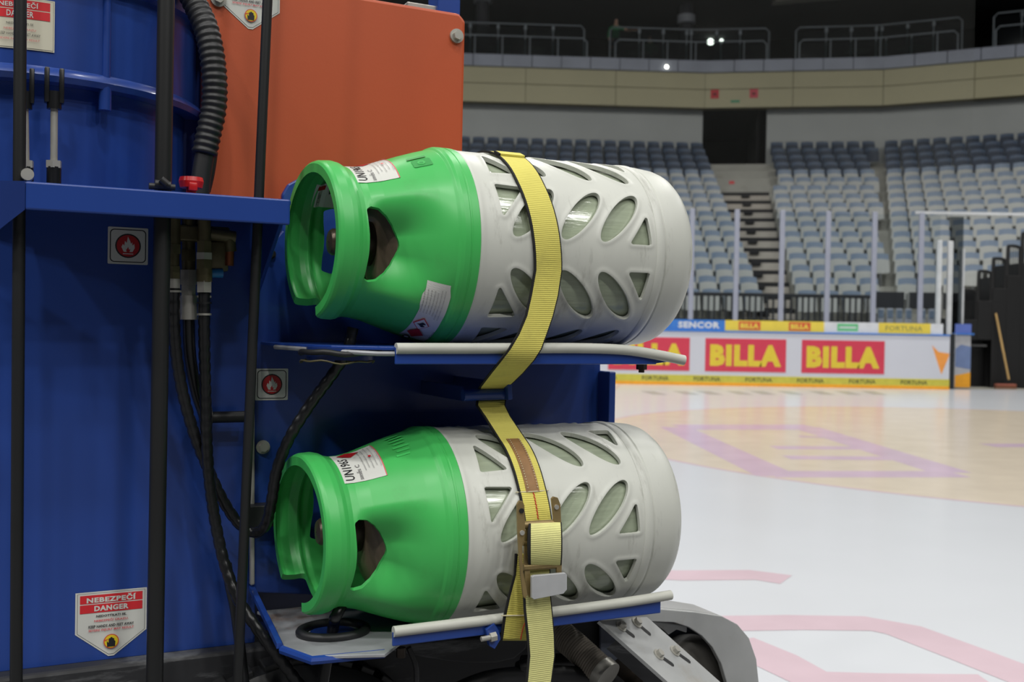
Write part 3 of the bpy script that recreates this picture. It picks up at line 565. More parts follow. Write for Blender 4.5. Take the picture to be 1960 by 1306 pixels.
# ================================================================ GAS CYLINDERS
def clip_sheet(T, PH, sdf, rout, rin, slant=None):       # sheet over (t, phi), kept where sdf > 0, with real thickness and hole walls
    n = len(PH); PHx = np.append(PH, PH[0]+2*math.pi); S = sdf(T[:, None]+0*PH[None, :], PH[None, :]+0*T[:, None])
    key = {}; par = []; faces = []
    def vid(k, t, p):
        if k not in key: key[k] = len(par); par.append((t, p))
        return key[k]
    for i in range(len(T)-1):
        for j in range(n):
            cs = ((i, j), (i+1, j), (i+1, j+1), (i, j+1)); sv = [S[a, b % n] for a, b in cs]
            if max(sv) <= 0: continue
            poly = []
            for q in range(4):
                a, b = cs[q], cs[(q+1) % 4]; sa, sb = sv[q], sv[(q+1) % 4]
                if sa > 0: poly.append(vid((a[0], a[1] % n), T[a[0]], PHx[a[1]]))
                if (sa > 0) != (sb > 0):
                    r = sa/(sa-sb); ka, kb = (a[0], a[1] % n), (b[0], b[1] % n)
                    poly.append(vid((min(ka, kb), max(ka, kb)), T[a[0]]+(T[b[0]]-T[a[0]])*r, PHx[a[1]]+(PHx[b[1]]-PHx[a[1]])*r))
            if len(poly) >= 3: faces.append(poly)
    t = np.array([p[0] for p in par]); ph = np.array([p[1] for p in par]); ro, ri = rout(t, ph), rin(t, ph)
    ts = t+(0 if slant is None else slant(t, ph)); pos = lambda r: [Vector((ts[k], -r[k]*math.cos(ph[k]), r[k]*math.sin(ph[k]))) for k in range(len(t))]
    v = pos(ro)+pos(ri); m = len(par); cnt = {}
    for f in faces:
        for a, b in zip(f, f[1:]+f[:1]): cnt[(a, b)] = cnt.get((a, b), 0)+1
    wall = [[b, a, a+m, b+m] for (a, b) in cnt if (b, a) not in cnt]
    return v, faces+[[k+m for k in reversed(f)] for f in faces]+wall
def sd_poly(px, py, P):                      # signed distance to a polygon, negative inside
    d = np.full(px.shape, 1e9); s = np.ones(px.shape); n = len(P)
    for i in range(n):
        (ax, ay), (bx, by) = P[i], P[i-1]; ex, ey = bx-ax, by-ay; wx, wy = px-ax, py-ay
        h = np.clip((wx*ex+wy*ey)/(ex*ex+ey*ey), 0, 1); qx, qy = wx-ex*h, wy-ey*h; d = np.minimum(d, qx*qx+qy*qy)
        c1, c2, c3 = py >= ay, py < by, ex*wy > ey*wx
        s = np.where((c1 & c2 & c3) | (~c1 & ~c2 & ~c3), -s, s)
    return s*np.sqrt(d)
RC = .1525; T0 = -.016                       # casing radius, seam
def casing_sdf(t, ph):
    a = np.degrees(ph); rel = np.abs((a+45) % 90-45); y = np.radians(rel)*RC
    out = np.full(t.shape, 1.0); c, s = math.cos(R(47)), math.sin(R(47)); yc = R(24.3)*RC
    for tc in (.0750, .1565, .2250):
        dx, dy = t-tc, y-yc; p, q = dx*c+dy*s, -dx*s+dy*c; pa, qb = p/.0545, q/.0172; k = np.sqrt(pa*pa+qb*qb)+1e-6; g_ = np.sqrt((p/.0545**2)**2+(q/.0172**2)**2)+1e-6
        out = np.minimum(out, k*(k-1)/g_)
    tri = lambda P: sd_poly(t, y, [(a_, R(b_)*RC) for a_, b_ in P])-.0028
    out = np.minimum(out, tri([(.0195, 39.4), (.0585, 38.6), (.0235, 21.5)]))
    out = np.minimum(out, tri([(.2435, 9.2), (.2760, 9.2), (.2725, 24.0)]))
    return out
def casing_r(t, ph): return RC+.0011*np.exp(-((casing_sdf(t, ph)-.002)/.0035)**2)+.0012*np.exp(-((t+.012)/.005)**2)
N_PH = 400; PHS = np.linspace(0, 2*math.pi, N_PH, endpoint=False)
casing_geo = clip_sheet(np.linspace(T0, .290, 128), PHS, casing_sdf, casing_r, lambda t, ph: RC-.006+0*t)
# green shroud
PT = np.array([(-.2335, .1145), (-.231, .1175), (-.226, .1195), (-.212, .1205), (-.204, .1190), (-.196, .1150), (-.182, .1125), (-.165, .1135), (-.145, .1180), (-.120, .1270), (-.095, .1360), (-.070, .1440), (-.054, .1485), (-.049, .1500), (-.045, .1530), (-.040, .1548), (-.032, .1550), (-.031, .1541), (-.029, .1541), (-.028, .1550), (-.017, .1548), (-.0155, .1535)])
def base_r(t): return np.interp(t, PT[:, 0], PT[:, 1])
def sstep(a, b, x): q = np.clip((x-a)/(b-a), 0, 1); return q*q*(3-2*q)
def fold(ph): return np.abs((np.degrees(ph)+90) % 180-90)         # angle from the nearest handle opening
def shroud_r(t, ph):
    g_ = 1-sstep(8, 38, fold(ph)); h = sstep(-.176, -.140, t)*(1-sstep(-.125, -.050, t)); return base_r(t)-.036*g_*h
def shroud_in(t, ph): return shroud_r(t, ph)-np.where(t < -.2, .013, .0055+.0075*(1-sstep(-.2, -.19, t)))
def shroud_sdf(t, ph):
    y = np.radians(fold(ph))*.118; s = np.where(((np.degrees(ph)+90) % 180-90) < 0, -1, 1)
    H = [(-.1755, 25), (-.166, 27), (-.155, 26.5), (-.144, 23), (-.134, 17), (-.127, 10), (-.1235, 4), (-.1225, 0)]
    P = H+[(a_, -b_) for a_, b_ in H[-2::-1]]+[(-.173, -15), (-.1705, -7), (-.170, 0), (-.1705, 7), (-.173, 15)]
    d = sd_poly(t, y*s, [(a_, R(b_)*.118) for a_, b_ in P])-.004
    a = (np.degrees(ph)+97+180) % 360-180; nx, ny = np.abs(np.radians(a)*.118)-.052, t+.196; out = np.maximum(nx, ny)
    rr = .01; q = np.minimum(np.maximum(nx+rr, ny+rr), 0)+np.sqrt(np.maximum(nx+rr, 0)**2+np.maximum(ny+rr, 0)**2)-rr
    return np.minimum(d, q)
shroud_T = np.unique(np.concatenate([np.linspace(-.2335, -.054, 84), np.linspace(-.054, -.0155, 30), PT[:, 0]]))
rim_slant = lambda t, ph: (.010*np.cos(ph)+.007)*(1-sstep(-.205, -.160, t))   # the rim leans a little
shroud_geo = clip_sheet(shroud_T, PHS, shroud_sdf, shroud_r, shroud_in, rim_slant)
vessel_prof = [(-.1335, .001), (-.133, .030), (-.128, .055), (-.115, .085), (-.095, .110), (-.070, .128), (-.04, .139), (-.015, .1435), (.29, .1435), (.31, .139)]
base_prof = [(.2885, .1465), (.2885, .1530), (.291, .1545), (.300, .1548), (.3035, .1535), (.3045, .1515), (.306, .1515), (.308, .1532), (.320, .1525), (.345, .1500), (.357, .1465), (.366, .140), (.372, .130), (.3745, .118), (.3745, .06), (.369, .04), (.369, .001)]
def cyl_part(root, name, geo, m, angle=35):
    return mk(name, geo[0], geo[1], m, root, True, local=True, angle=angle)
def on_shroud(tc, pc, inside=False):         # sticker coordinates: x runs round the collar, y runs toward the rim
    def fn(x, y, h):
        t = tc-y; ph = R(pc)+x/.124; ta, pa = np.array([t]), np.array([ph]); r = float(shroud_r(ta, pa)[0])+.0006+h if not inside else float(shroud_in(ta, pa)[0])-.0006-h
        return Vector((t, -r*math.cos(ph), r*math.sin(ph)))
    return fn
def flame(d, x, y, s, m):
    P = [(-.30, -.5), (-.46, -.15), (-.36, .08), (-.27, -.06), (-.22, .30), (-.10, .16), (-.02, .62), (.14, .30), (.20, .10), (.28, .22), (.30, -.02), (.42, .10), (.46, -.2), (.30, -.5), (.10, -.5), (.16, -.28), (.06, -.34), (.0, -.12), (-.10, -.34), (-.16, -.26), (-.10, -.5)]
    return d.poly([(x+a*s, y+b*s) for a, b in P], m)
def un_sticker(root, tc, pc):
    d = Decal(); d.grid(-.044, .046, -.032, .032, STICK, 24, 8).grid(-.044, .046, -.032, -.0305, PPINK, 24, 1)
    d.text('UN1965', -.010, .0195, .058, PBLK, .0145, .012); d.poly([(.020, .006), (.034, .024), (.046, .008), (.033, -.010)], PDRED)
    d.text('sm\u011bs C', -.024, .004, .034, PGREY, .007, .01)
    for k in range(5): d.text('extr\u00e9mn\u011b ho\u0159lav\u00fd plyn  uchov\u00e1vejte', .006, -.006-k*.0055, .062-(.008 if k % 2 else 0), PGREY, .0032)
    d.disc(.004, -.018, .0022, PRED); d.build('hazard_sticker', on_shroud(tc, pc), root, local=True)['label'] = 'white UN1965 hazard sticker with red diamond'
def gas_cylinder(du, z, roll, label, proto=None):
    root = empty('gas_cylinder', V(du, 0, z), label, 'gas cylinder', 'gas cylinders strapped to the machine'); root.rotation_euler = (R(roll), 0, TH)
    if proto:
        for c in list(proto.children):
            o = c.copy(); COL.objects.link(o); o.parent = root
        return root
    cyl_part(root, 'casing', casing_geo, WHITE)
    cyl_part(root, 'base_cap', lathe(base_prof, 96), WHITE)
    cyl_part(root, 'vessel', lathe(vessel_prof, 72), VESSEL)
    cyl_part(root, 'dome', lathe([(-.1345, .001), (-.134, .0305), (-.129, .0555), (-.116, .0855), (-.096, .1105), (-.071, .1285), (-.05, .137)], 64), DOME)
    cyl_part(root, 'shroud', shroud_geo, GREEN, 30)['label'] = 'bright green plastic collar shroud with hand holes'
    mb = MB().add(*lathe([(-.134, .034), (-.142, .036), (-.148, .034), (-.150, .022), (-.168, .018), (-.168, .001)], 32)).add(*box(-.172, -.150, -.02, .02, -.034, .03, .004))
    va = mb.build('valve', DARKV, root, True, local=True)
    prof = [(-.170, .001), (-.170, .017), (-.174, .0205), (-.192, .0205), (-.197, .017), (-.199, .001)]; kv, kf = lathe(prof, 36)
    kv = [Vector((p.x, p.y*(1-.05*(i % 2)), p.z*(1-.05*(i % 2)))) for i, p in enumerate(kv)]
    mk('valve_knob', kv, kf, mat('knob_brown', (96, 84, 70), .35, .5, var=.2), root, True, local=True)
    mk('outlet', *cyl((-.160, -.004, -.02), (-.160, -.012, -.075), .011, 14), BRASS, root, True, local=True)
    mk('outlet_nut', *cyl((-.160, -.011, -.062), (-.160, -.015, -.088), .0165, 6), BRASS, root, local=True)
    return root
cu = gas_cylinder(0, ZU, 5, 'green and white gas cylinder on the upper tray, torn label on its shoulder')
cl = gas_cylinder(-.0115, ZL, 10.5, 'green and white gas cylinder on the lower tray, under the buckled strap', cu)
un_sticker(cu, -.150, 71); un_sticker(cl, -.150, 78)
d = Decal(); PH = np.linspace(-21, -76, 40); edge = [(-.084, -21), (-.085, -27), (-.089, -30), (-.090, -36), (-.088, -40), (-.089, -46), (-.092, -76)]; eR_ = [(-.0535, -23), (-.0505, -28), (-.0505, -34), (-.0505, -40), (-.0515, -47), (-.0520, -76)]
xl = np.interp(-PH, [-b for a, b in edge], [a for a, b in edge]); xr = np.interp(-PH, [-b for a, b in eR_], [a for a, b in eR_]); v = []
for k in range(len(PH)): v += [((PH[k]+50)*math.pi/180*.124, -(xl[k]+(xr[k]-xl[k])*q/5)-.069, .00025) for q in range(6)]
d.mb.add(v, [[6*k+q, 6*k+q+1, 6*k+q+7, 6*k+q+6] for k in range(len(PH)-1) for q in range(5)], d.mi(STICK)); d.n = 1
for k in range(7): d.text('p\u0159i po\u017e\u00e1ru uniklého plynu nehaste nelze-li \u00fanik', .034-(.002 if k > 3 else 0), .017-k*.0045, .036+(.010 if k > 4 else 0), PGREY, .0026)
fr = lambda x, y, s: [(x-s, y), (x, y-s*.9), (x+s, y), (x, y+s*.9)]
d.poly(fr(-.006, .008, .0135), PRED).poly(fr(-.006, .008, .0118), STICK); flame(d, -.006, .008, .011, PBLK)
d.poly(fr(-.030, .008, .0140), PDRED); d.disc(-.050, .014, .006, PBLK).disc(-.050, .014, .0035, STICK); d.text('PROPAN', -.022, -.014, .018, PBLK, .0032)
d.build('torn_label', on_shroud(-.069, -50), cu, local=True)['label'] = 'torn white hazard label with red diamonds'
d = Decal(); d.grid(-.030, .026, -.020, .020, STICK, 14, 6).rect(-.026, -.014, .004, .016, PDRED); d.text('PRIMAGAS', .006, .010, .028, PBLK, .006, .01); d.poly([(-.024, -.012), (-.010, -.016), (-.004, -.004), (-.016, -.002)], PBLK)
d.build('inner_sticker', on_shroud(-.183, 138, True), cu, local=True)
d = Decal(); GRD = mat('green_emblem', (40, 150, 66), .4); d.rect(-.010, .010, -.012, .016, GRD, .003).disc(0, .003, .0055, GREEN).disc(0, .003, .003, GRD).rect(.013, .019, -.008, .02, GRD); d.build('moulded_emblem', on_shroud(-.078, 62), cu, local=True)
d = Decal()
for k in range(7): d.rect(-.030+k*.009, -.026+k*.009, -.008-(k % 3)*.002, .012-(k % 2)*.003, mat('green_moulding', (74, 200, 100), .4))
d.build('moulded_relief', on_shroud(-.085, 84), cl, local=True)

# ================================================================ ICE RESURFACER
veh = empty('ice_resurfacer', V(-.3, .2, 0), 'blue ice resurfacer with orange side panel, hoses and gas cylinder trays', 'ice resurfacer')
PW = .17                                     # side panel plane
def flat(name, px, w0, w1, m, parent=veh, b=.002):  # plate in a w plane whose outline is given by sight lines
    return mk(name, *prism([W(x, y, w0) for x, y in px], w0, w1, V, b), m, parent)
def bx(name, u0, u1, w0, w1, z0, z1, m, parent=veh, b=.002, **k): return mk(name, *box(u0, u1, w0, w1, z0, z1, b, V), m, parent, **k)
def bolt(x, y, w_, r=.008, m=STEEL, parent=veh, washer=1.5):
    c = VP(x, y, w_); mb = MB()
    mb.add(*cyl(c+N*.002, c-N*.0025, r*washer, 18)).add(*cyl(c-N*.0025, c-N*(.0025+r*.9), r, 6)); return mb.build('bolt', m, parent)
bx('side_panel', -.85, -.262, PW, PW+.03, .575, 1.275, BLUE, b=.004)
bx('chassis', -.85, .30, PW-.03, PW+.5, .30, .578, CHASSIS, b=.006)
bx('chassis_core', -.85, .36, PW+.06, PW+.5, .5, 1.26, DBLUE, b=.006)
bp = flat('mounting_plate', [(487, 1135), (487, 505), (540, 442), (540, 372), (552, 352), (575, 340), (1150, 372), (1150, 1160)], .16, .172, BLUE, b=.003)
flat('plate_edge', [(480, 1122), (480, 688), (488, 685), (488, 1120)], .150, .162, STEEL)
bx('plate_post', .372, .386, .12, .22, .60, 1.02, BLUE)
# shelf with front lip
sh = bx('shelf', -.615, -.268, -.05, PW, 1.268, 1.276, BLUE, b=.002)
bx('shelf_lip', -.613, -.2695, -.052, -.046, 1.2400, 1.2765, BLUE, b=.0025)
mk('shelf_corner', [V(-.613, -.052, 1.2765), V(-.613, -.052, 1.24), V(-.70, .03, 1.165), V(-.70, .03, 1.281), V(-.613, -.046, 1.2765), V(-.613, -.046, 1.24), V(-.70, .037, 1.165), V(-.70, .037, 1.281)], [(0, 1, 2, 3), (7, 6, 5, 4), (0, 4, 5, 1), (1, 5, 6, 2), (2, 6, 7, 3), (3, 7, 4, 0)], DBLUE, veh)  # darker blue holds the shade of this turned-away face
mk('shelf_gusset', *prism([(-.05, 1.268), (.16, 1.268), (.16, 1.13)], -.276, -.270, lambda p, d_, q: V(d_, p, q), .001), BLUE, veh)
# orange cover
mk('orange_cover', *prism([(-.349, 1.26), (.1085, 1.26), (.1102, 1.652), (.098, 1.6645), (-.349, 1.6665)], .21, .245, V, .006), ORANGE, veh)
bolt(874, 69, .208, .0085); bolt(418, -2, .208, .0085)
bx('rear_post', .075, .12, .26, .31, 1.2, 1.9, BLUE); bx('rear_rail', .02, .10, .27, .30, 1.66, 1.69, STEEL)
bx('rear_body', -.95, -.30, .26, .5, 1.2, 2.1, DBLUE)
# round tank behind the rods
DC = (-.594, .334); dz = lambda px, w_=.09: W(60, px, w_)[1]
zl_ = dz(135)
def drum(prof, seg=64): return lathe([(z, r) for z, r in prof], seg, lambda t, a, b: V(DC[0]+b, DC[1]+a, t))
tank = mk('tank', *drum([(1.272, .235), (zl_-.012, .235), (zl_-.012, .252), (zl_+.3, .252), (zl_+.3, .001)]), BLUE, veh, True, angle=30)
mk('tank_flange', *drum([(zl_-.016, .236), (zl_-.016, .262), (zl_-.008, .266), (zl_, .262), (zl_+.006, .2525)]), BLUE, veh, True, angle=50)
ztb = W(355, 25, .2)[1]
mk('tank_band', *drum([(ztb-.012, .252), (ztb-.01, .268), (ztb+.03, .272), (ztb+.034, .2525)]), BLUE, veh, True, angle=50)
def on_drum(a, h, z): return V(DC[0]+(.252+h)*math.sin(a), DC[1]-(.252+h)*math.cos(a), z)
a_s = min((abs(proj(on_drum(R(q*.2), 0, zl_+.1))[0]-205), R(q*.2)) for q in range(-200, 450))[1]
mk('tank_seam', *tube([on_drum(a_s, 0, zl_), on_drum(a_s, 0, zl_+.3)], .006, 10), BLUE, veh, True)
mk('tank_lug', *cyl(on_drum(a_s-.01, .003, zl_-.01), on_drum(a_s-.01, .003, zl_-.045), .009, 12), BLUE, veh, True)
d = Decal(); d.grid(-.075, .0, -.036, .036, CREAM, 16, 2).grid(-.0735, -.0015, -.0345, .0345, PGREY, 16, 2).grid(-.073, -.002, -.034, .034, CREAM, 16, 2)
d.grid(-.072, -.006, .020, .032, PRED, 16, 1).grid(-.072, -.006, .0065, .0185, PRED, 16, 1).text('NEBEZPE\u010c\u00cd', -.046, .026, .050, STICK, .0085, .02).text('DANGER', -.044, .0125, .034, STICK, .0085, .02)
for k, (t, m, wd) in enumerate((('NEDOT\u00ddKATI SE', PBLK, .034), ('NEBEZPE\u010c\u00cd \u00daRAZU', PPINK, .040), ('KEEP HANDS AND FEET AWAY', PBLK, .052), ('SEVERE INJURY MAY RESULT', PPINK, .050))): d.text(t, -.044, -.001-k*.0075, wd, m, .0038)
a0 = min((abs(proj(on_drum(R(q*.2), 0, zl_+.07))[0]-104), R(q*.2)) for q in range(-300, 450))[1]; zs = W(104, 55, .09)[1]
d.build('tank_sticker', lambda x, y, h: on_drum(a0+x/.252, .001+h, zs+y), veh)['label'] = 'cream danger sticker with red bands on the round tank'
# rods
def rod(x0, x1, w_, r):
    a_, b_ = VP(x0, 0, w_), VP(x1, 1306, w_); dd = (b_-a_).normalized(); return mk('rod', *cyl(a_-dd*.5, b_+dd*.2, r, 18), RODM, veh, True)
rod(39, 31, .0, .0080); rod(318, 296, -.015, .0116); rod(512, 455, .0, .0073)
mb = MB().add(*cyl(VP(296, 352, -.03), VP(326, 356, -.03), .006, 12)).add(*cyl(VP(285, 356, -.03), VP(335, 359, -.03), .0045, 10)).add(*cyl(VP(308, 343, -.04), VP(320, 353, -.04), .005, 10)); mb.build('rod_clamp', BLACK, veh, True)
# levers
for x, xt, w_ in ((103, 104, .03), (50, 46, .03)):
    p = lambda yy: VP(x+(xt-x)*(345-yy)/210, yy, w_)
    lv = mk('lever', *cyl(p(205), p(318), .0048, 14), STEEL, veh, True)
    mb = MB().add(*box(-.0125, -.006, -.008, .008, -.026, .022, .002, lambda a, b, c: p(162)+A*a+N*b+Vector((0, 0, c)))).add(*box(.006, .0125, -.008, .008, -.026, .022, .002, lambda a, b, c: p(162)+A*a+N*b+Vector((0, 0, c)))).add(*cyl(p(176), p(209), .0095, 14)); mb.build('lever_fork', BLACKG, lv, True)
    mk('lever_nut', *cyl(p(308), p(322), .0105, 6), STEEL, lv); mk('lever_foot', *cyl(p(320), p(356), .0095, 14), BLACKG, lv, True)
c = VP(52, 337, .0); mk('lever_pin', *cyl(c, c-N*.02, .008, 16), STEEL, veh, True)
# red knob
c = VP(366, 352, .02); mb = MB().add(*cyl(c+Vector((0, 0, -.02)), c+Vector((0, 0, -.004)), .007, 14)).add(*cyl(c+Vector((0, 0, -.006)), c+Vector((0, 0, .003)), .0155, 20, .0175)).add(*cyl(c+Vector((0, 0, .003)), c+Vector((0, 0, .009)), .0175, 20, .016)).add(*box(-.006, .006, -.02, -.012, -.012, .0, .002, lambda a, b, cc: c+A*a+N*b+Vector((0, 0, cc)))); mb.build('red_knob', REDK, veh, True)
# big corrugated hose beside the orange cover
hp = [VP(x, y, w_) for x, y, w_ in ((290, -120, .18), (340, -55, .15), (372, 5, .13), (396, 60, .11), (409, 130, .10), (410, 200, .10), (398, 262, .10), (391, 296, .10))]
mk('corrugated_hose', *ribbed(spline(hp, 14), .0195, .0105, .11, 18, 6), BLACK, veh, True, angle=80)
mk('hose_end', *tube(spline([VP(x, y, .10) for x, y in ((394, 285), (388, 320), (384, 350), (380, 400), (378, 440))], 6), .0145, 14), BLACK, veh, True)
mk('hose_sleeve', *tube(spline([VP(x, y, .12) for x, y in ((404, 290), (398, 330), (390, 365))], 6), .0105, 12), BLACK, veh, True)
# pipe fittings under the shelf
def fit(px, y0, y1, r, m, w_=.07, seg=6, nm='fitting', x1=None): return mk(nm, *cyl(VP(px, y0, w_), VP(px if x1 is None else x1, y1, w_), r, seg), m, veh, seg > 8)
for px, ys, w_ in ((332, [(415, 470, .010, BRASS, 14), (468, 486, .0115, BRASS, 6), (486, 512, .0085, BRASS, 14), (510, 534, .0105, BRASS, 6), (534, 552, .0095, STEEL, 14)], .06),
                   (361, [(415, 480, .0095, BRASS, 14), (478, 500, .0115, BRASS, 6), (500, 518, .010, BRASS, 14), (517, 545, .0130, STEEL, 6), (545, 566, .0115, STEEL, 6), (566, 612, .0130, STEEL, 18)], .08),
                   (391, [(415, 462, .0095, BRASS, 14), (462, 484, .0115, BRASS, 6), (484, 497, .0125, STEEL, 6), (497, 515, .0125, BRASS, 6), (515, 540, .0115, BRASS, 14), (538, 560, .0115, STEEL, 6)], .05)):
    for y0, y1, r, m, sg in ys: fit(px, y0, y1, r, m, w_, sg)
mk('manifold', *box(-.045, .05, -.012, .012, -.012, .012, .003, lambda a, b, c: VP(372, 448, .08)+A*a+N*b+Vector((0, 0, c))), BRASS, veh)
MB().add(*cyl(VP(402, 448, .06), VP(450, 455, .06), .0095, 12)).add(*cyl(VP(438, 448, .06), VP(442, 482, .06), .0085, 12)).add(*box(-.02, .012, -.01, .01, -.022, .022, .003, lambda a, b, c: VP(420, 492, .07)+A*a+N*b+Vector((0, 0, c)))).build('pressure_valve', BRASS, veh, True)
mk('copper_tip', *cyl(VP(440, 478, .06), VP(439, 509, .06), .0065, 12), COPPER, veh, True); mk('blue_cap', *cyl(VP(405, 523, .06), VP(426, 523, .06), .0072, 12), BLUEC, veh, True)
# hoses
def hose(pts, r, nm='gas_hose', pitch=.018, depth=.13, n=14): return mk(nm, *ribbed(spline([VP(*p) for p in pts], n), r, pitch, depth, 12, 4, True), BLACKG, veh, True, angle=80)
hose([(333, 548, .06), (334, 640, .07), (345, 730, .08), (368, 820, .09), (395, 890, .10), (425, 955, .10), (455, 1000, .10), (485, 1020, .09), (508, 1006, .07), (519, 965, .05), (530, 900, .04), (556, 835, .03), (597, 770, .02), (640, 712, .0), (666, 668, -.01), (676, 625, -.01)], .0088)
hose([(391, 556, .05), (391, 640, .06), (393, 740, .08), (396, 850, .08), (402, 930, .08), (414, 1010, .08), (430, 1080, .07), (455, 1145, .05), (490, 1200, .03), (530, 1255, .02), (580, 1320, .02)], .0088)
hose([(361, 608, .08), (364, 680, .09), (376, 750, .11), (392, 800, .12), (396, 840, .13)], .0088, pitch=.05, depth=.0)
hose([(470, 1330, .06), (452, 1180, .10), (440, 1120, .11), (432, 1070, .12)], .008, pitch=.05, depth=.0)
for y in (566, 578, 600): mk('cable_tie', *cyl(VP(391, y, .055), VP(391, y+4, .055), .0105, 14), STEEL if y != 578 else BLACK, veh, True)
mk('cable_tie', *cyl(VP(333, 556, .062), VP(333, 560, .062), .0105, 14), STEEL, veh, True)
c = VP(411, 799, .13); MB().add(*lathe([(-.02, .004), (-.02, .015), (-.014, .0185), (-.006, .0185), (-.004, .009), (.05, .009), (.05, .001)], 20, lambda t, a, b: c+A*t+N*a+Vector((0, 0, b)))).build('panel_latch', BLACK, veh, True)
bolt(503, 856, .158, .0075); bolt(519, 487, .158, .005, BLACK)
bx('hose_bracket', *sorted((W(470, 1000, .14)[0], W(545, 1000, .14)[0])), .13, .16, W(500, 1008, .14)[1], W(500, 966, .14)[1], BLACK)
# stickers on the side panel
def px_decal(cx, cy, w_): u0, z0 = W(cx, cy, w_); return lambda x, y, h: V(u0+x, w_-.0006-h, z0+y)
def fire_sticker(cx, cy, w_, s):
    d = Decal(); d.rect(-s, s, -s*.97, s*.97, STICK, s*.06).rect(-s*.9, s*.9, -s*.87, s*.87, PBLK, s*.22).rect(-s*.85, s*.85, -s*.82, s*.82, STICK, s*.18).disc(0, 0, s*.64, PBLK).disc(0, 0, s*.57, PDRED)
    flame(d, 0, .04*s, s*.72, STICK); d.rect(-s*.26, s*.26, -s*.44, -s*.40, STICK); d.build('fire_sticker', px_decal(cx, cy, w_), veh)['label'] = 'white square sticker with flame in red disc'
fire_sticker(245, 471, PW, .0292); fire_sticker(520, 736, .16, .0265)
def danger_sticker(cx, cy, w_, s, skew=0):
    d = Decal(); P = lambda k: [(-.052*k, .048*k-.006*(k-1)), (.052*k, .048*k-.006*(k-1)), (.052*k, -.018*k), (.004*k, -.054*k), (-.004*k, -.054*k), (-.052*k, -.016*k)]
    d.poly(P(1), STICK).poly(P(.95), PGREY).poly(P(.935), STICK)
    d.rect(-.0455, .0455, .030, .043, PRED).rect(-.0455, .0455, .0155, .0285, PRED).text('NEBEZPE\u010c\u00cd', 0, .0365, .072, STICK, .0105, .045).text('DANGER', 0, .022, .050, STICK, .0085, .045)
    for k, (t, m, wd, y) in enumerate((('NEDOT\u00ddKATI SE.', PBLK, .044, .0105), ('NEBEZPE\u010c\u00cd \u00daRAZU.', PPINK, .050, .0035), ('KEEP HANDS AND FEET AWAY', PBLK, .066, -.0055), ('SEVERE INJURY MAY RESULT', PPINK, .066, -.012))): d.text(t, 0, y, wd, m, .0044, .03)
    y0 = -.0305; d.disc(0, y0, .0112, PORG).disc(0, y0, .0098, PYEL); d.poly([(-.0095, y0+.003), (-.001, y0+.0045), (-.0095, y0+.0005)], PORG)
    d.poly([(-.006, y0-.008), (-.0065, y0+.001), (-.004, y0-.002), (-.0035, y0+.005), (-.0015, y0+.005), (-.001, y0+.0065), (.001, y0+.0065), (.002, y0+.005), (.004, y0+.0045), (.0045, y0+.001), (.006, y0+.0), (.0055, y0-.008)], PBLK)
    o = px_decal(cx, cy, w_); d.build('danger_sticker', lambda x, y, h: o(x*s, y*s, h), veh)['label'] = 'white home-plate shaped danger sticker with red bands'
danger_sticker(213, 1189, PW, .99); danger_sticker(480, -2, .21, .92)
# ---- trays for the cylinders
LW = -.13
def tray(name, z, u0, u1, lip0, lip1, t0, t1, left, m):
    pl = [(-.262, .16)]+left+([(u0, LW), (u1, LW)] if z > 1 else [(u0-.01, LW), (u0+.03, -.085), (u1, -.085)])+[(u1, .16)]
    o = mk(name, *prism(pl, z-.005, z, lambda p, d_, q: V(p, q, d_), .001), m, veh)
    bx('tray_lip', u0, u1, LW-.004, LW+.001, lip0, lip1, BLUE, o, .0015)
    return o
zt = ZU-RC-.002
tu = tray('upper_tray', zt, -.137, .305, 1.044, 1.068, 0, 0, [(-.262, .06), (-.215, -.08), (-.16, -.128)], BLUE)
def trim_path(pts, r=.0075):
    return tube(spline([V(*p) for p in pts], 8), r, 12)
mk('edge_trim', *trim_path([(-.136, LW-.003, 1.0665), (0, LW-.004, 1.0675), (.15, LW-.004, 1.0690), (.24, LW-.004, 1.0670), (.30, LW-.006, 1.0600), (.352, LW-.012, 1.0510)], .0082), TRIM, tu, True)
mk('lip_tip', *prism([(.300, 1.045), (.328, 1.048), (.335, 1.058), (.300, 1.066)], LW-.003, LW+.06, V, .001), BLUE, tu)
def ring_grommet(zz, uc, wc, a_, b_, r, wob=0):
    return tube([V(uc+a_*math.cos(q*math.pi/18), wc+b_*math.sin(q*math.pi/18), zz+wob*math.sin(q*.9)*math.sin(q*.31)) for q in range(37)], r, 10)
mk('grommet', *ring_grommet(1.0585, -.190, -.045, .058, .055, .0042, .002), BLACK, tu, True)
mk('grommet_edge', *ring_grommet(1.0455, -.195, -.045, .054, .05, .0014, .003), BRASS, tu, True)
mk('tray_hole_collar', *tube([V(-.19, -.045, 1.048), V(-.19, -.045, 1.066)], .05, 28), DBLUE, tu, True); mk('tray_front_edge', *tube([V(-.262, .06, zt-.006), V(-.215, -.08, zt-.008), V(-.16, -.126, zt-.010), V(-.137, -.130, zt-.010)], .0035, 8), TRAYT, tu, True)
zt2 = ZL-RC-.002; pl = [uw(510, 1178, zt2), uw(540, 1236, zt2), uw(597, 1256, zt2), uw(735, 1243, zt2)]
tl = tray('lower_tray', zt2, -.134, .322, .642, .662, 0, 0, pl[:3], TRAYT)
mk('tray_front_edge', *tube([V(p[0], p[1]-.002, zt2-.006) for p in pl[1:]], .0065, 8), BLUE, tl, True); mk('tray_side_edge', *tube([V(pl[0][0], pl[0][1], zt2-.003), V(pl[1][0], pl[1][1], zt2-.004)], .005, 8), BLUE, tl, True)
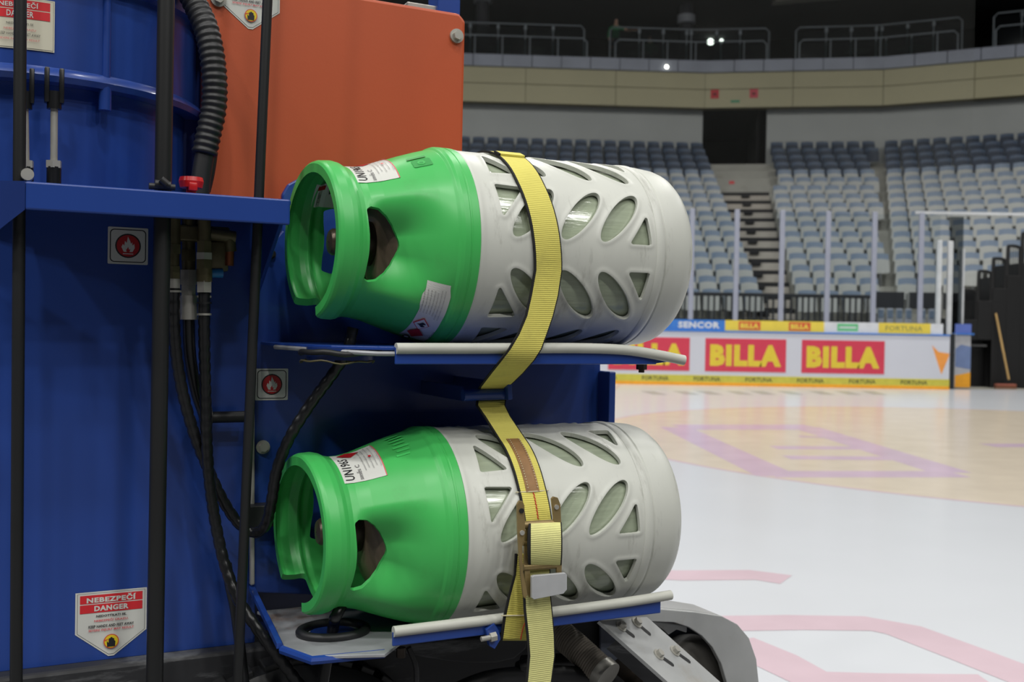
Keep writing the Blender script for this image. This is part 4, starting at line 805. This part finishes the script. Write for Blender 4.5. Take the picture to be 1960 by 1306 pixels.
mk('tray_wing', *prism([(W(484, 1120, .15)[0]-.004, .16), (W(484, 1120, .15)[0]+.004, .16), (pl[1][0], pl[1][1]), (pl[1][0]-.008, pl[1][1])], zt2-.004, zt2+.004, lambda p, d_, q: V(p, q, d_+max(0, (q-.02)*.28)), 0), BLUE, tl)
mk('edge_trim', *trim_path([(-.133, LW-.003, .6630), (.1, LW-.004, .6645), (.25, LW-.004, .6665), (.340, LW-.005, .6700)], .0078), TRIM, tl, True)
mk('grommet', *ring_grommet(zt2+.004, *uw(638, 1212, zt2), .050, .040, .0072), BLACK, tl, True)
ucl, wcl = uw(638, 1212, zt2); mk('grommet_hole', *tube([V(ucl, wcl, zt2-.012), V(ucl, wcl, zt2+.001)], .036, 24), DBLUE, tl)
bx('rear_stop', .300, .318, -.06, .12, zt2, zt2+.035, BLACK, tl)
mk('hose_stub', *tube(spline([V(*p) for p in ((-.165, -.02, ZL-.09), (-.19, -.04, ZL-.12), (ucl, wcl, zt2+.01), (ucl-.02, wcl, zt2-.12), (ucl-.03, wcl, zt2-.3))], 8), .0088, 12), BLACKG, veh, True)
# clamp tab and bolt on the lower lip
tb = mk('clamp_tab', *prism([W(x, y, LW-.008) for x, y in ((928, 1205), (944, 1192), (953, 1206), (957, 1222), (945, 1242), (935, 1236))], LW-.012, LW-.004, V, .001), BLUE, veh)
MB().add(*cyl(VP(921, 1224, LW-.015), VP(948, 1219, LW-.015), .0038, 10)).add(*cyl(VP(938, 1221, LW-.015), VP(949, 1218, LW-.015), .0072, 6)).build('clamp_bolt', STEEL, tb)
c = VP(1228, 703, -.08); MB().add(*cyl(c+Vector((0, 0, .012)), c-Vector((0, 0, .004)), .009, 6)).add(*cyl(c, c-Vector((0, 0, .009)), .005, 10)).build('tray_bolt', DARKV, tu)
# strap bar between the trays
bar = mk('strap_bar', *cyl(VP(886, 757, -.04), VP(976, 754, -.04), .0092, 20), BLUE, veh, True)
flat('bar_bracket', [(972, 733), (980, 733), (981, 765), (973, 766)], -.06, .16, BLUE, veh, .001); flat('bar_bracket', [(884, 740), (888, 740), (888, 768), (884, 768)], -.02, .16, DBLUE, veh, .001)
# ---- running gear under the trays
tyre = mk('tyre', *lathe([(-.10, .13), (-.10, .235), (-.085, .255), (.085, .255), (.10, .235), (.10, .13)], 48, lambda t, a, b: V(-.21+a, .18+t, .30+b)), BLACK, veh, True, angle=50)
for k in range(40):
    q = 2*math.pi*k/40; mk('tread_block', *box(-.08, .08, -.012, .012, .0, .012, .002, lambda a, b, c: V(-.21+(.252+c)*math.cos(q)-b*math.sin(q), .18+a, .30+(.252+c)*math.sin(q)+b*math.cos(q))), BLACK, tyre) if 5 < k < 30 else None
guard = [(770, 1247), (860, 1258), (960, 1256), (1008, 1240), (1000, 1262), (960, 1271), (860, 1274), (790, 1262)]
flat('mudguard', [(700, 1236), (1010, 1215), (1008, 1242), (985, 1262), (950, 1270), (900, 1271), (850, 1266), (790, 1255)], -.02, .16, CHASSIS, veh, .003)
mk('brake_hose', *tube(spline([VP(*p) for p in ((782, 1240, -.05), (796, 1275, -.05), (797, 1320, -.05))], 6), .0042, 10), BLACK, veh, True)
mk('drain_plug', *cyl(VP(768, 1240, -.05), VP(768, 1258, -.05), .0075, 8), DARKV, veh)
mk('black_pipe', *tube(spline([VP(*p) for p in ((860, 1330, .0), (930, 1302, .0), (1000, 1292, .02), (1080, 1290, .03), (1160, 1300, .03), (1200, 1330, .03))], 8), .014, 14), BLACK, veh, True)
mk('cross_pipe', *tube([VP(1000, 1268, .08), VP(1120, 1262, .08)], .012, 14), BLACK, veh, True); mk('pipe_elbow', *lathe([(-.014, .001), (-.012, .011), (0, .015), (.012, .011), (.014, .001)], 16, lambda t, a, b: VP(1003, 1278, .02)+A*t+N*a+Vector((0, 0, b))), BLACK, veh, True)
mk('ribbed_hose', *ribbed([VP(1062, 1205, .10), VP(1098, 1235, .06), VP(1160, 1292, .0)], .0255, .0045, .05, 24, 4), HOSEB, veh, True, angle=80)
c0, c1 = VP(1150, 1283, .01), VP(1164, 1296, -.005); mk('hose_clamp', *cyl(c0, c1, .0275, 28), STEEL, veh, True)
mk('dark_motor', *lathe([(-.05, .001), (-.05, .055), (.05, .055), (.05, .001)], 32, lambda t, a, b: VP(1225, 1325, .07)+N*t*1.2+A*a+Vector((0, 0, b))), DARKV, veh, True, angle=50)
flat('dark_back_plate', [(1050, 1185), (1180, 1170), (1330, 1300), (1330, 1420), (1050, 1420)], .13, .14, CHASSIS, veh)
# aluminium arm with slots and bolts, wheel and guard
pA, pB = VP(1147, 1189, -.075), VP(1238, 1181, -.02); pD = VP(1330, 1352, -.15); pC = pD+(pB-pA)
ex = (pB-pA); ey = (pD-pA); nz = ex.cross(ey).normalized(); nz = -nz if nz.z < 0 else nz
arm = lambda a, b, c: pA+ex*a+ey*b+nz*c
def arm_box(name, a0, a1, b0, b1, c0, c1, m, par, bev=0): return mk(name, *box(a0, a1, b0, b1, c0, c1, 0, arm), m, par)
ap = arm_box('guide_arm', 0, 1, 0, 1.1, -.006, 0, ALU, veh); arm_box('arm_flange', 0, .04, 0.2, 1.1, -.03, -.006, CHASSIS, ap)
def arm_uv(x, y):                            # slot positions on the arm surface
    dd = ray(x, y); t = (pA-CAM).dot(nz)/dd.dot(nz); q = CAM+dd*t-pA; g11, g12, g22 = ex.dot(ex), ex.dot(ey), ey.dot(ey); r1, r2 = q.dot(ex), q.dot(ey); D = g11*g22-g12*g12
    return (r1*g22-r2*g12)/D, (r2*g11-r1*g12)/D
for bxp, sl in (((1188, 1200), (1212, 1218)), ((1218, 1193), (1243, 1214)), ((1260, 1254), (1287, 1273)), ((1291, 1247), (1319, 1267))):
    a0, b0 = arm_uv(*bxp); a1, b1_ = arm_uv(*sl); q0, q1 = arm(a0, b0, .0006), arm(a1, b1_, .0006); t = (q1-q0).normalized(); s_ = nz.cross(t)*.0042
    mk('slot', [q0+s_, q0-s_, q1-s_, q1-s_*.5+t*.003, q1+s_*.5+t*.003, q1+s_], [[0, 1, 2, 3, 4, 5]], BLACK, ap)
    c = arm(a0, b0, 0); MB().add(*cyl(c, c+nz*.002, .0105, 20)).add(*cyl(c+nz*.002, c+nz*.0085, .0068, 6)).build('bolt', STEEL, ap)
GW = .03
outer = [(1150, 1172), (1200, 1166), (1262, 1166), (1330, 1172), (1382, 1180), (1412, 1196), (1434, 1222), (1448, 1262), (1453, 1310), (1455, 1420)]
inner = [(1400, 1420), (1392, 1310), (1381, 1272), (1364, 1240), (1344, 1218), (1318, 1201), (1290, 1192), (1240, 1190), (1150, 1190)]
gd = flat('wheel_guard', outer+inner, GW, GW+.012, ALU, veh, .0015)
top = [W(x, y, GW) for x, y in outer]; mb = MB()
for (u0, z0), (u1, z1) in zip(top, top[1:]): mb.add([V(u0, GW+.013, z0), V(u1, GW+.013, z1), V(u1, GW+.09, z1), V(u0, GW+.09, z0), V(u0, GW+.013, z0-.005), V(u1, GW+.013, z1-.005), V(u1, GW+.09, z1-.005), V(u0, GW+.09, z0-.005)], BOXF)
mb.build('guard_rim', ALU, gd); flat('guard_bracket', [(1240, 1188), (1316, 1198), (1315, 1212), (1296, 1206), (1280, 1216), (1270, 1206)], GW+.03, GW+.036, ALU, gd)
flat('guard_back', [(1150, 1176), (1330, 1180), (1400, 1230), (1425, 1320), (1425, 1420), (1150, 1420)], GW+.085, GW+.092, mat('grey_blue_plate', (96, 102, 116), .6, var=.2, scale=12), gd)
wcu, wcz = W(1318, 1300, GW+.05)
wl_ = mk('guide_wheel', *lathe([(-.025, .03), (-.028, .06), (-.024, .078), (-.012, .082), (.012, .082), (.024, .078), (.028, .06), (.025, .03)], 48, lambda t, a, b: V(wcu+a, GW+.05+t, wcz+b)), mat('wheel_grey', (66, 64, 60), .6, var=.2, scale=30), veh, True, angle=60)
mk('wheel_hub', *lathe([(-.03, .001), (-.03, .012), (-.024, .034), (.02, .034)], 32, lambda t, a, b: V(wcu+a, GW+.05+t, wcz+b)), STEEL, wl_, True)

# ================================================================ STRAPS
def ribbon(rows, th=.0028, edge=.07):        # rows: (left point, right point, outward normal)
    body, rim = MB(), MB(); v = []; 
    for l, r, n in rows:
        l, r, n = Vector(l), Vector(r), Vector(n).normalized(); e0, e1 = l.lerp(r, edge), l.lerp(r, 1-edge*.55)
        v.append((l, e0, e1, r, l+n*th, e0+n*th, e1+n*th, r+n*th))
    for mb, (a, b) in ((body, (1, 2)), (rim, (0, 1)), (rim, (2, 3))):
        vv = []
        for q in v: vv += [q[a], q[b], q[b+4], q[a+4]]
        n = len(v); mb.add(vv, [[4*k+j, 4*k+(j+1) % 4, 4*k+4+(j+1) % 4, 4*k+4+j][::-1] for k in range(n-1) for j in range(4)]+[[0, 1, 2, 3], [4*n-1, 4*n-2, 4*n-3, 4*n-4]])
    return body, rim
def strap_part(name, rows, m, parent, th=.0028):
    b, r = ribbon(rows, th); o = b.build(name, m, parent, True, angle=50); r.build('edge_stitching', EDGE, o, True, angle=50); return o
HW = .0235
def round_rows(zc, r, du, ulist, p0, p1, n=40):  # around a cylinder, centre line u as a function of the angle
    out = []
    for k in range(n+1):
        p = p0+(p1-p0)*k/n; u = np.interp(-p, [-a for a, b in ulist], [b for a, b in ulist])+du; y, z = -r*math.cos(R(p)), r*math.sin(R(p)); nn = N*(-math.cos(R(p)))+Vector((0, 0, math.sin(R(p))))
        out.append((V(u-HW, y, zc+z), V(u+HW, y, zc+z), nn))
    return out
su = empty('cargo_strap', V(.09, -.16, ZU), 'yellow webbing strap with black edges around the upper gas cylinder', 'strap')
rs = round_rows(ZU, RC+.002, 0, [(180, .06), (66, .072), (37, .077), (15, .0855), (-3, .092), (-14, .096)], 178, -14)
def row_px(xl, xr, y, w_, n=None):
    (u0, z0), (u1, z1) = W(xl, y, w_), W(xr, y, w_); return (V(u0, w_, z0), V(u1, w_, z1), n or -N)
rs += [row_px(1013, 1068, 565, -.150), row_px(1004, 1058, 605, -.149), row_px(989, 1046, 640, -.148), row_px(972, 1036, 668, -.1475), row_px(955, 1022, 690, -.143), row_px(936, 1001, 714, -.105), row_px(916, 973, 741, -.046), row_px(913, 969, 750, -.029), row_px(912, 968, 757, -.029)]
strap_part('webbing', rs, YELLOW, su)
q = round_rows(ZU, RC+.0052, 0, [(70, .0715), (60, .0735)], 70, 64, 3); strap_part('folded_end', q, YELLOW, su, .003)
slw = empty('ratchet_strap', V(.09, -.16, ZL), 'yellow webbing strap with leather patch and over-centre buckle around the lower gas cylinder', 'strap')
p_a = row_px(910, 966, 776, -.044); p_b = row_px(912, 968, 758, -.029, -N)
r2 = [p_b, p_a, row_px(925, 976, 798, -.062, -N+Vector((0, 0, .4)))]+round_rows(ZL, RC+.002, 0, [(64, .079), (54, .080), (29, .081), (13, .084), (8, .085)], 62, 8, 24)
strap_part('webbing', r2, YELLOW, slw)
q = [(l.lerp(r, .27), l.lerp(r, .74), n) for l, r, n in round_rows(ZL, RC+.0048, 0, [(64, .079), (54, .080), (29, .081)], 62, 25, 16)]
b_, _r2 = ribbon(q, .0012, 0); pt = b_.build('leather_patch', LEATHER, slw, True)
for s_ in (.33, .68):
    pts = [l.lerp(r, s_)+n.normalized()*.0060 for l, r, n in round_rows(ZL, RC+.002, 0, [(64, .079), (54, .080), (29, .081)], 61, 26, 44)]
    mb = MB()
    for k in range(0, len(pts)-1, 2): mb.add(*cyl(pts[k], pts[k].lerp(pts[k+1], .75), .0006, 6))
    mb.build('stitching', THREAD, pt)
def thread(rows, s_, m, name='red_stitching'):
    pts = [l.lerp(r, s_+.012*(-1)**k)+Vector(n).normalized()*.0036 for k, (l, r, n) in enumerate(rows)]; return mk(name, *tube(pts, .0008, 6), m, slw)
thread(round_rows(ZL, RC+.002, 0, [(29, .081), (13, .084), (8, .085)], 25, 10, 16), .5, REDT)
rr = round_rows(ZL, RC+.0032, 0, [(29, .081), (20, .082)], 25.5, 24.6, 2); mk('cross_stitching', *tube([rr[0][0]-A*.004, rr[0][0]+(rr[0][1]-rr[0][0])*.5-N*.003, rr[0][1]+A*.004], .0011, 6), THREAD, slw)
# anchor end from under the tray and the loose tail
r3 = [row_px(985, 1052, 1060, -.160), row_px(983, 1030, 1100, -.159), row_px(972, 1026, 1140, -.156), row_px(963, 1022, 1180, -.150), row_px(957, 1020, 1222, -.140), row_px(956, 1018, 1226, -.11)]
strap_part('anchor_webbing', r3, YELLOW, slw)
dn = [row_px(990+5, 1021, 1176, -.1535), row_px(985, 1013, 1200, -.147), row_px(980, 1006, 1223, -.142)]
mk('red_stitching', *tube([l.lerp(r, .5+.02*(-1)**k)-N*.005 for k, (l, r, n) in enumerate(dn)], .0008, 6), REDT, slw)
pp_ = row_px(962, 1016, 1177, -.1505); mk('cross_stitching', *tube([pp_[0]-A*.004-N*.004, pp_[1]-N*.004], .0011, 6), THREAD, slw)
tail = [row_px(1001, 1052, 1085, -.170), row_px(1000, 1052, 1130, -.172), row_px(1002, 1056, 1170, -.172), row_px(1007, 1060, 1215, -.170), row_px(1010, 1061, 1255, -.168), row_px(1006, 1055, 1300, -.168), row_px(1000, 1048, 1350, -.166), row_px(998, 1044, 1410, -.166)]
strap_part('tail_webbing', tail, YPALE, slw)
# buckle
def sideplate(px, name, w0, w1): return mk(name, *prism([W(x, y, w0) for x, y in px], w0, w1, V, .0006), BRASSY, slw)
sp = sideplate([(990, 966), (994, 959), (1001, 960), (1004, 968), (1006, 1020), (1000, 1044), (1001, 1090), (1006, 1118), (1010, 1138), (1006, 1147), (1002, 1142), (997, 1100), (993, 1050), (991, 1010)], 'buckle_plate', -.190, -.186)
sideplate([(1004, 1022), (1010, 1010), (1014, 1040), (1014, 1090), (1020, 1135), (1014, 1145), (1008, 1135), (1003, 1080)], 'buckle_inner_plate', -.182, -.179)
sp2 = sideplate([(1056, 955), (1060, 951), (1068, 953), (1073, 966), (1075, 1010), (1077, 1050), (1075, 1100), (1066, 1102), (1065, 1060), (1062, 1010)], 'buckle_plate', -.182, -.178)
for x, y, w_, p_ in ((998, 978, -.1905, sp), (999, 1020, -.1905, sp), (1065, 971, -.1825, sp2)): c = VP(x, y, w_); mk('rivet', *cyl(c+N*.002, c-N*.0018, .0036, 14), STEEL if y != 978 else BLACK, p_, True)
for y, r in ((1006, .0062), (1086, .0055), (1040, .004)): mk('buckle_pin', *cyl(VP(1000, y, -.180), VP(1070, y-4, -.176), r, 12), BRASSY, slw, True)
roll = []
for k in range(13):
    q = R(75-150*k/12); 
    y = 1041-38*math.sin(q); w_ = -.176-.016*math.cos(q); roll.append(row_px(1012-3*math.cos(q), 1074, y, w_, -N*math.cos(q)+Vector((0, 0, math.sin(q)))))
strap_part('spool_webbing', roll, YPALE, slw, .004)
mk('buckle_lever', *prism([W(x, y, -.19) for x, y in ((1016, 1104), (1020, 1101), (1080, 1096), (1083, 1100), (1083, 1128), (1076, 1136), (1020, 1147), (1016, 1144))], -.194, -.188, V, .0008), mat('bright_zinc', (196, 198, 200), .3, .4, var=.08, scale=30), slw)
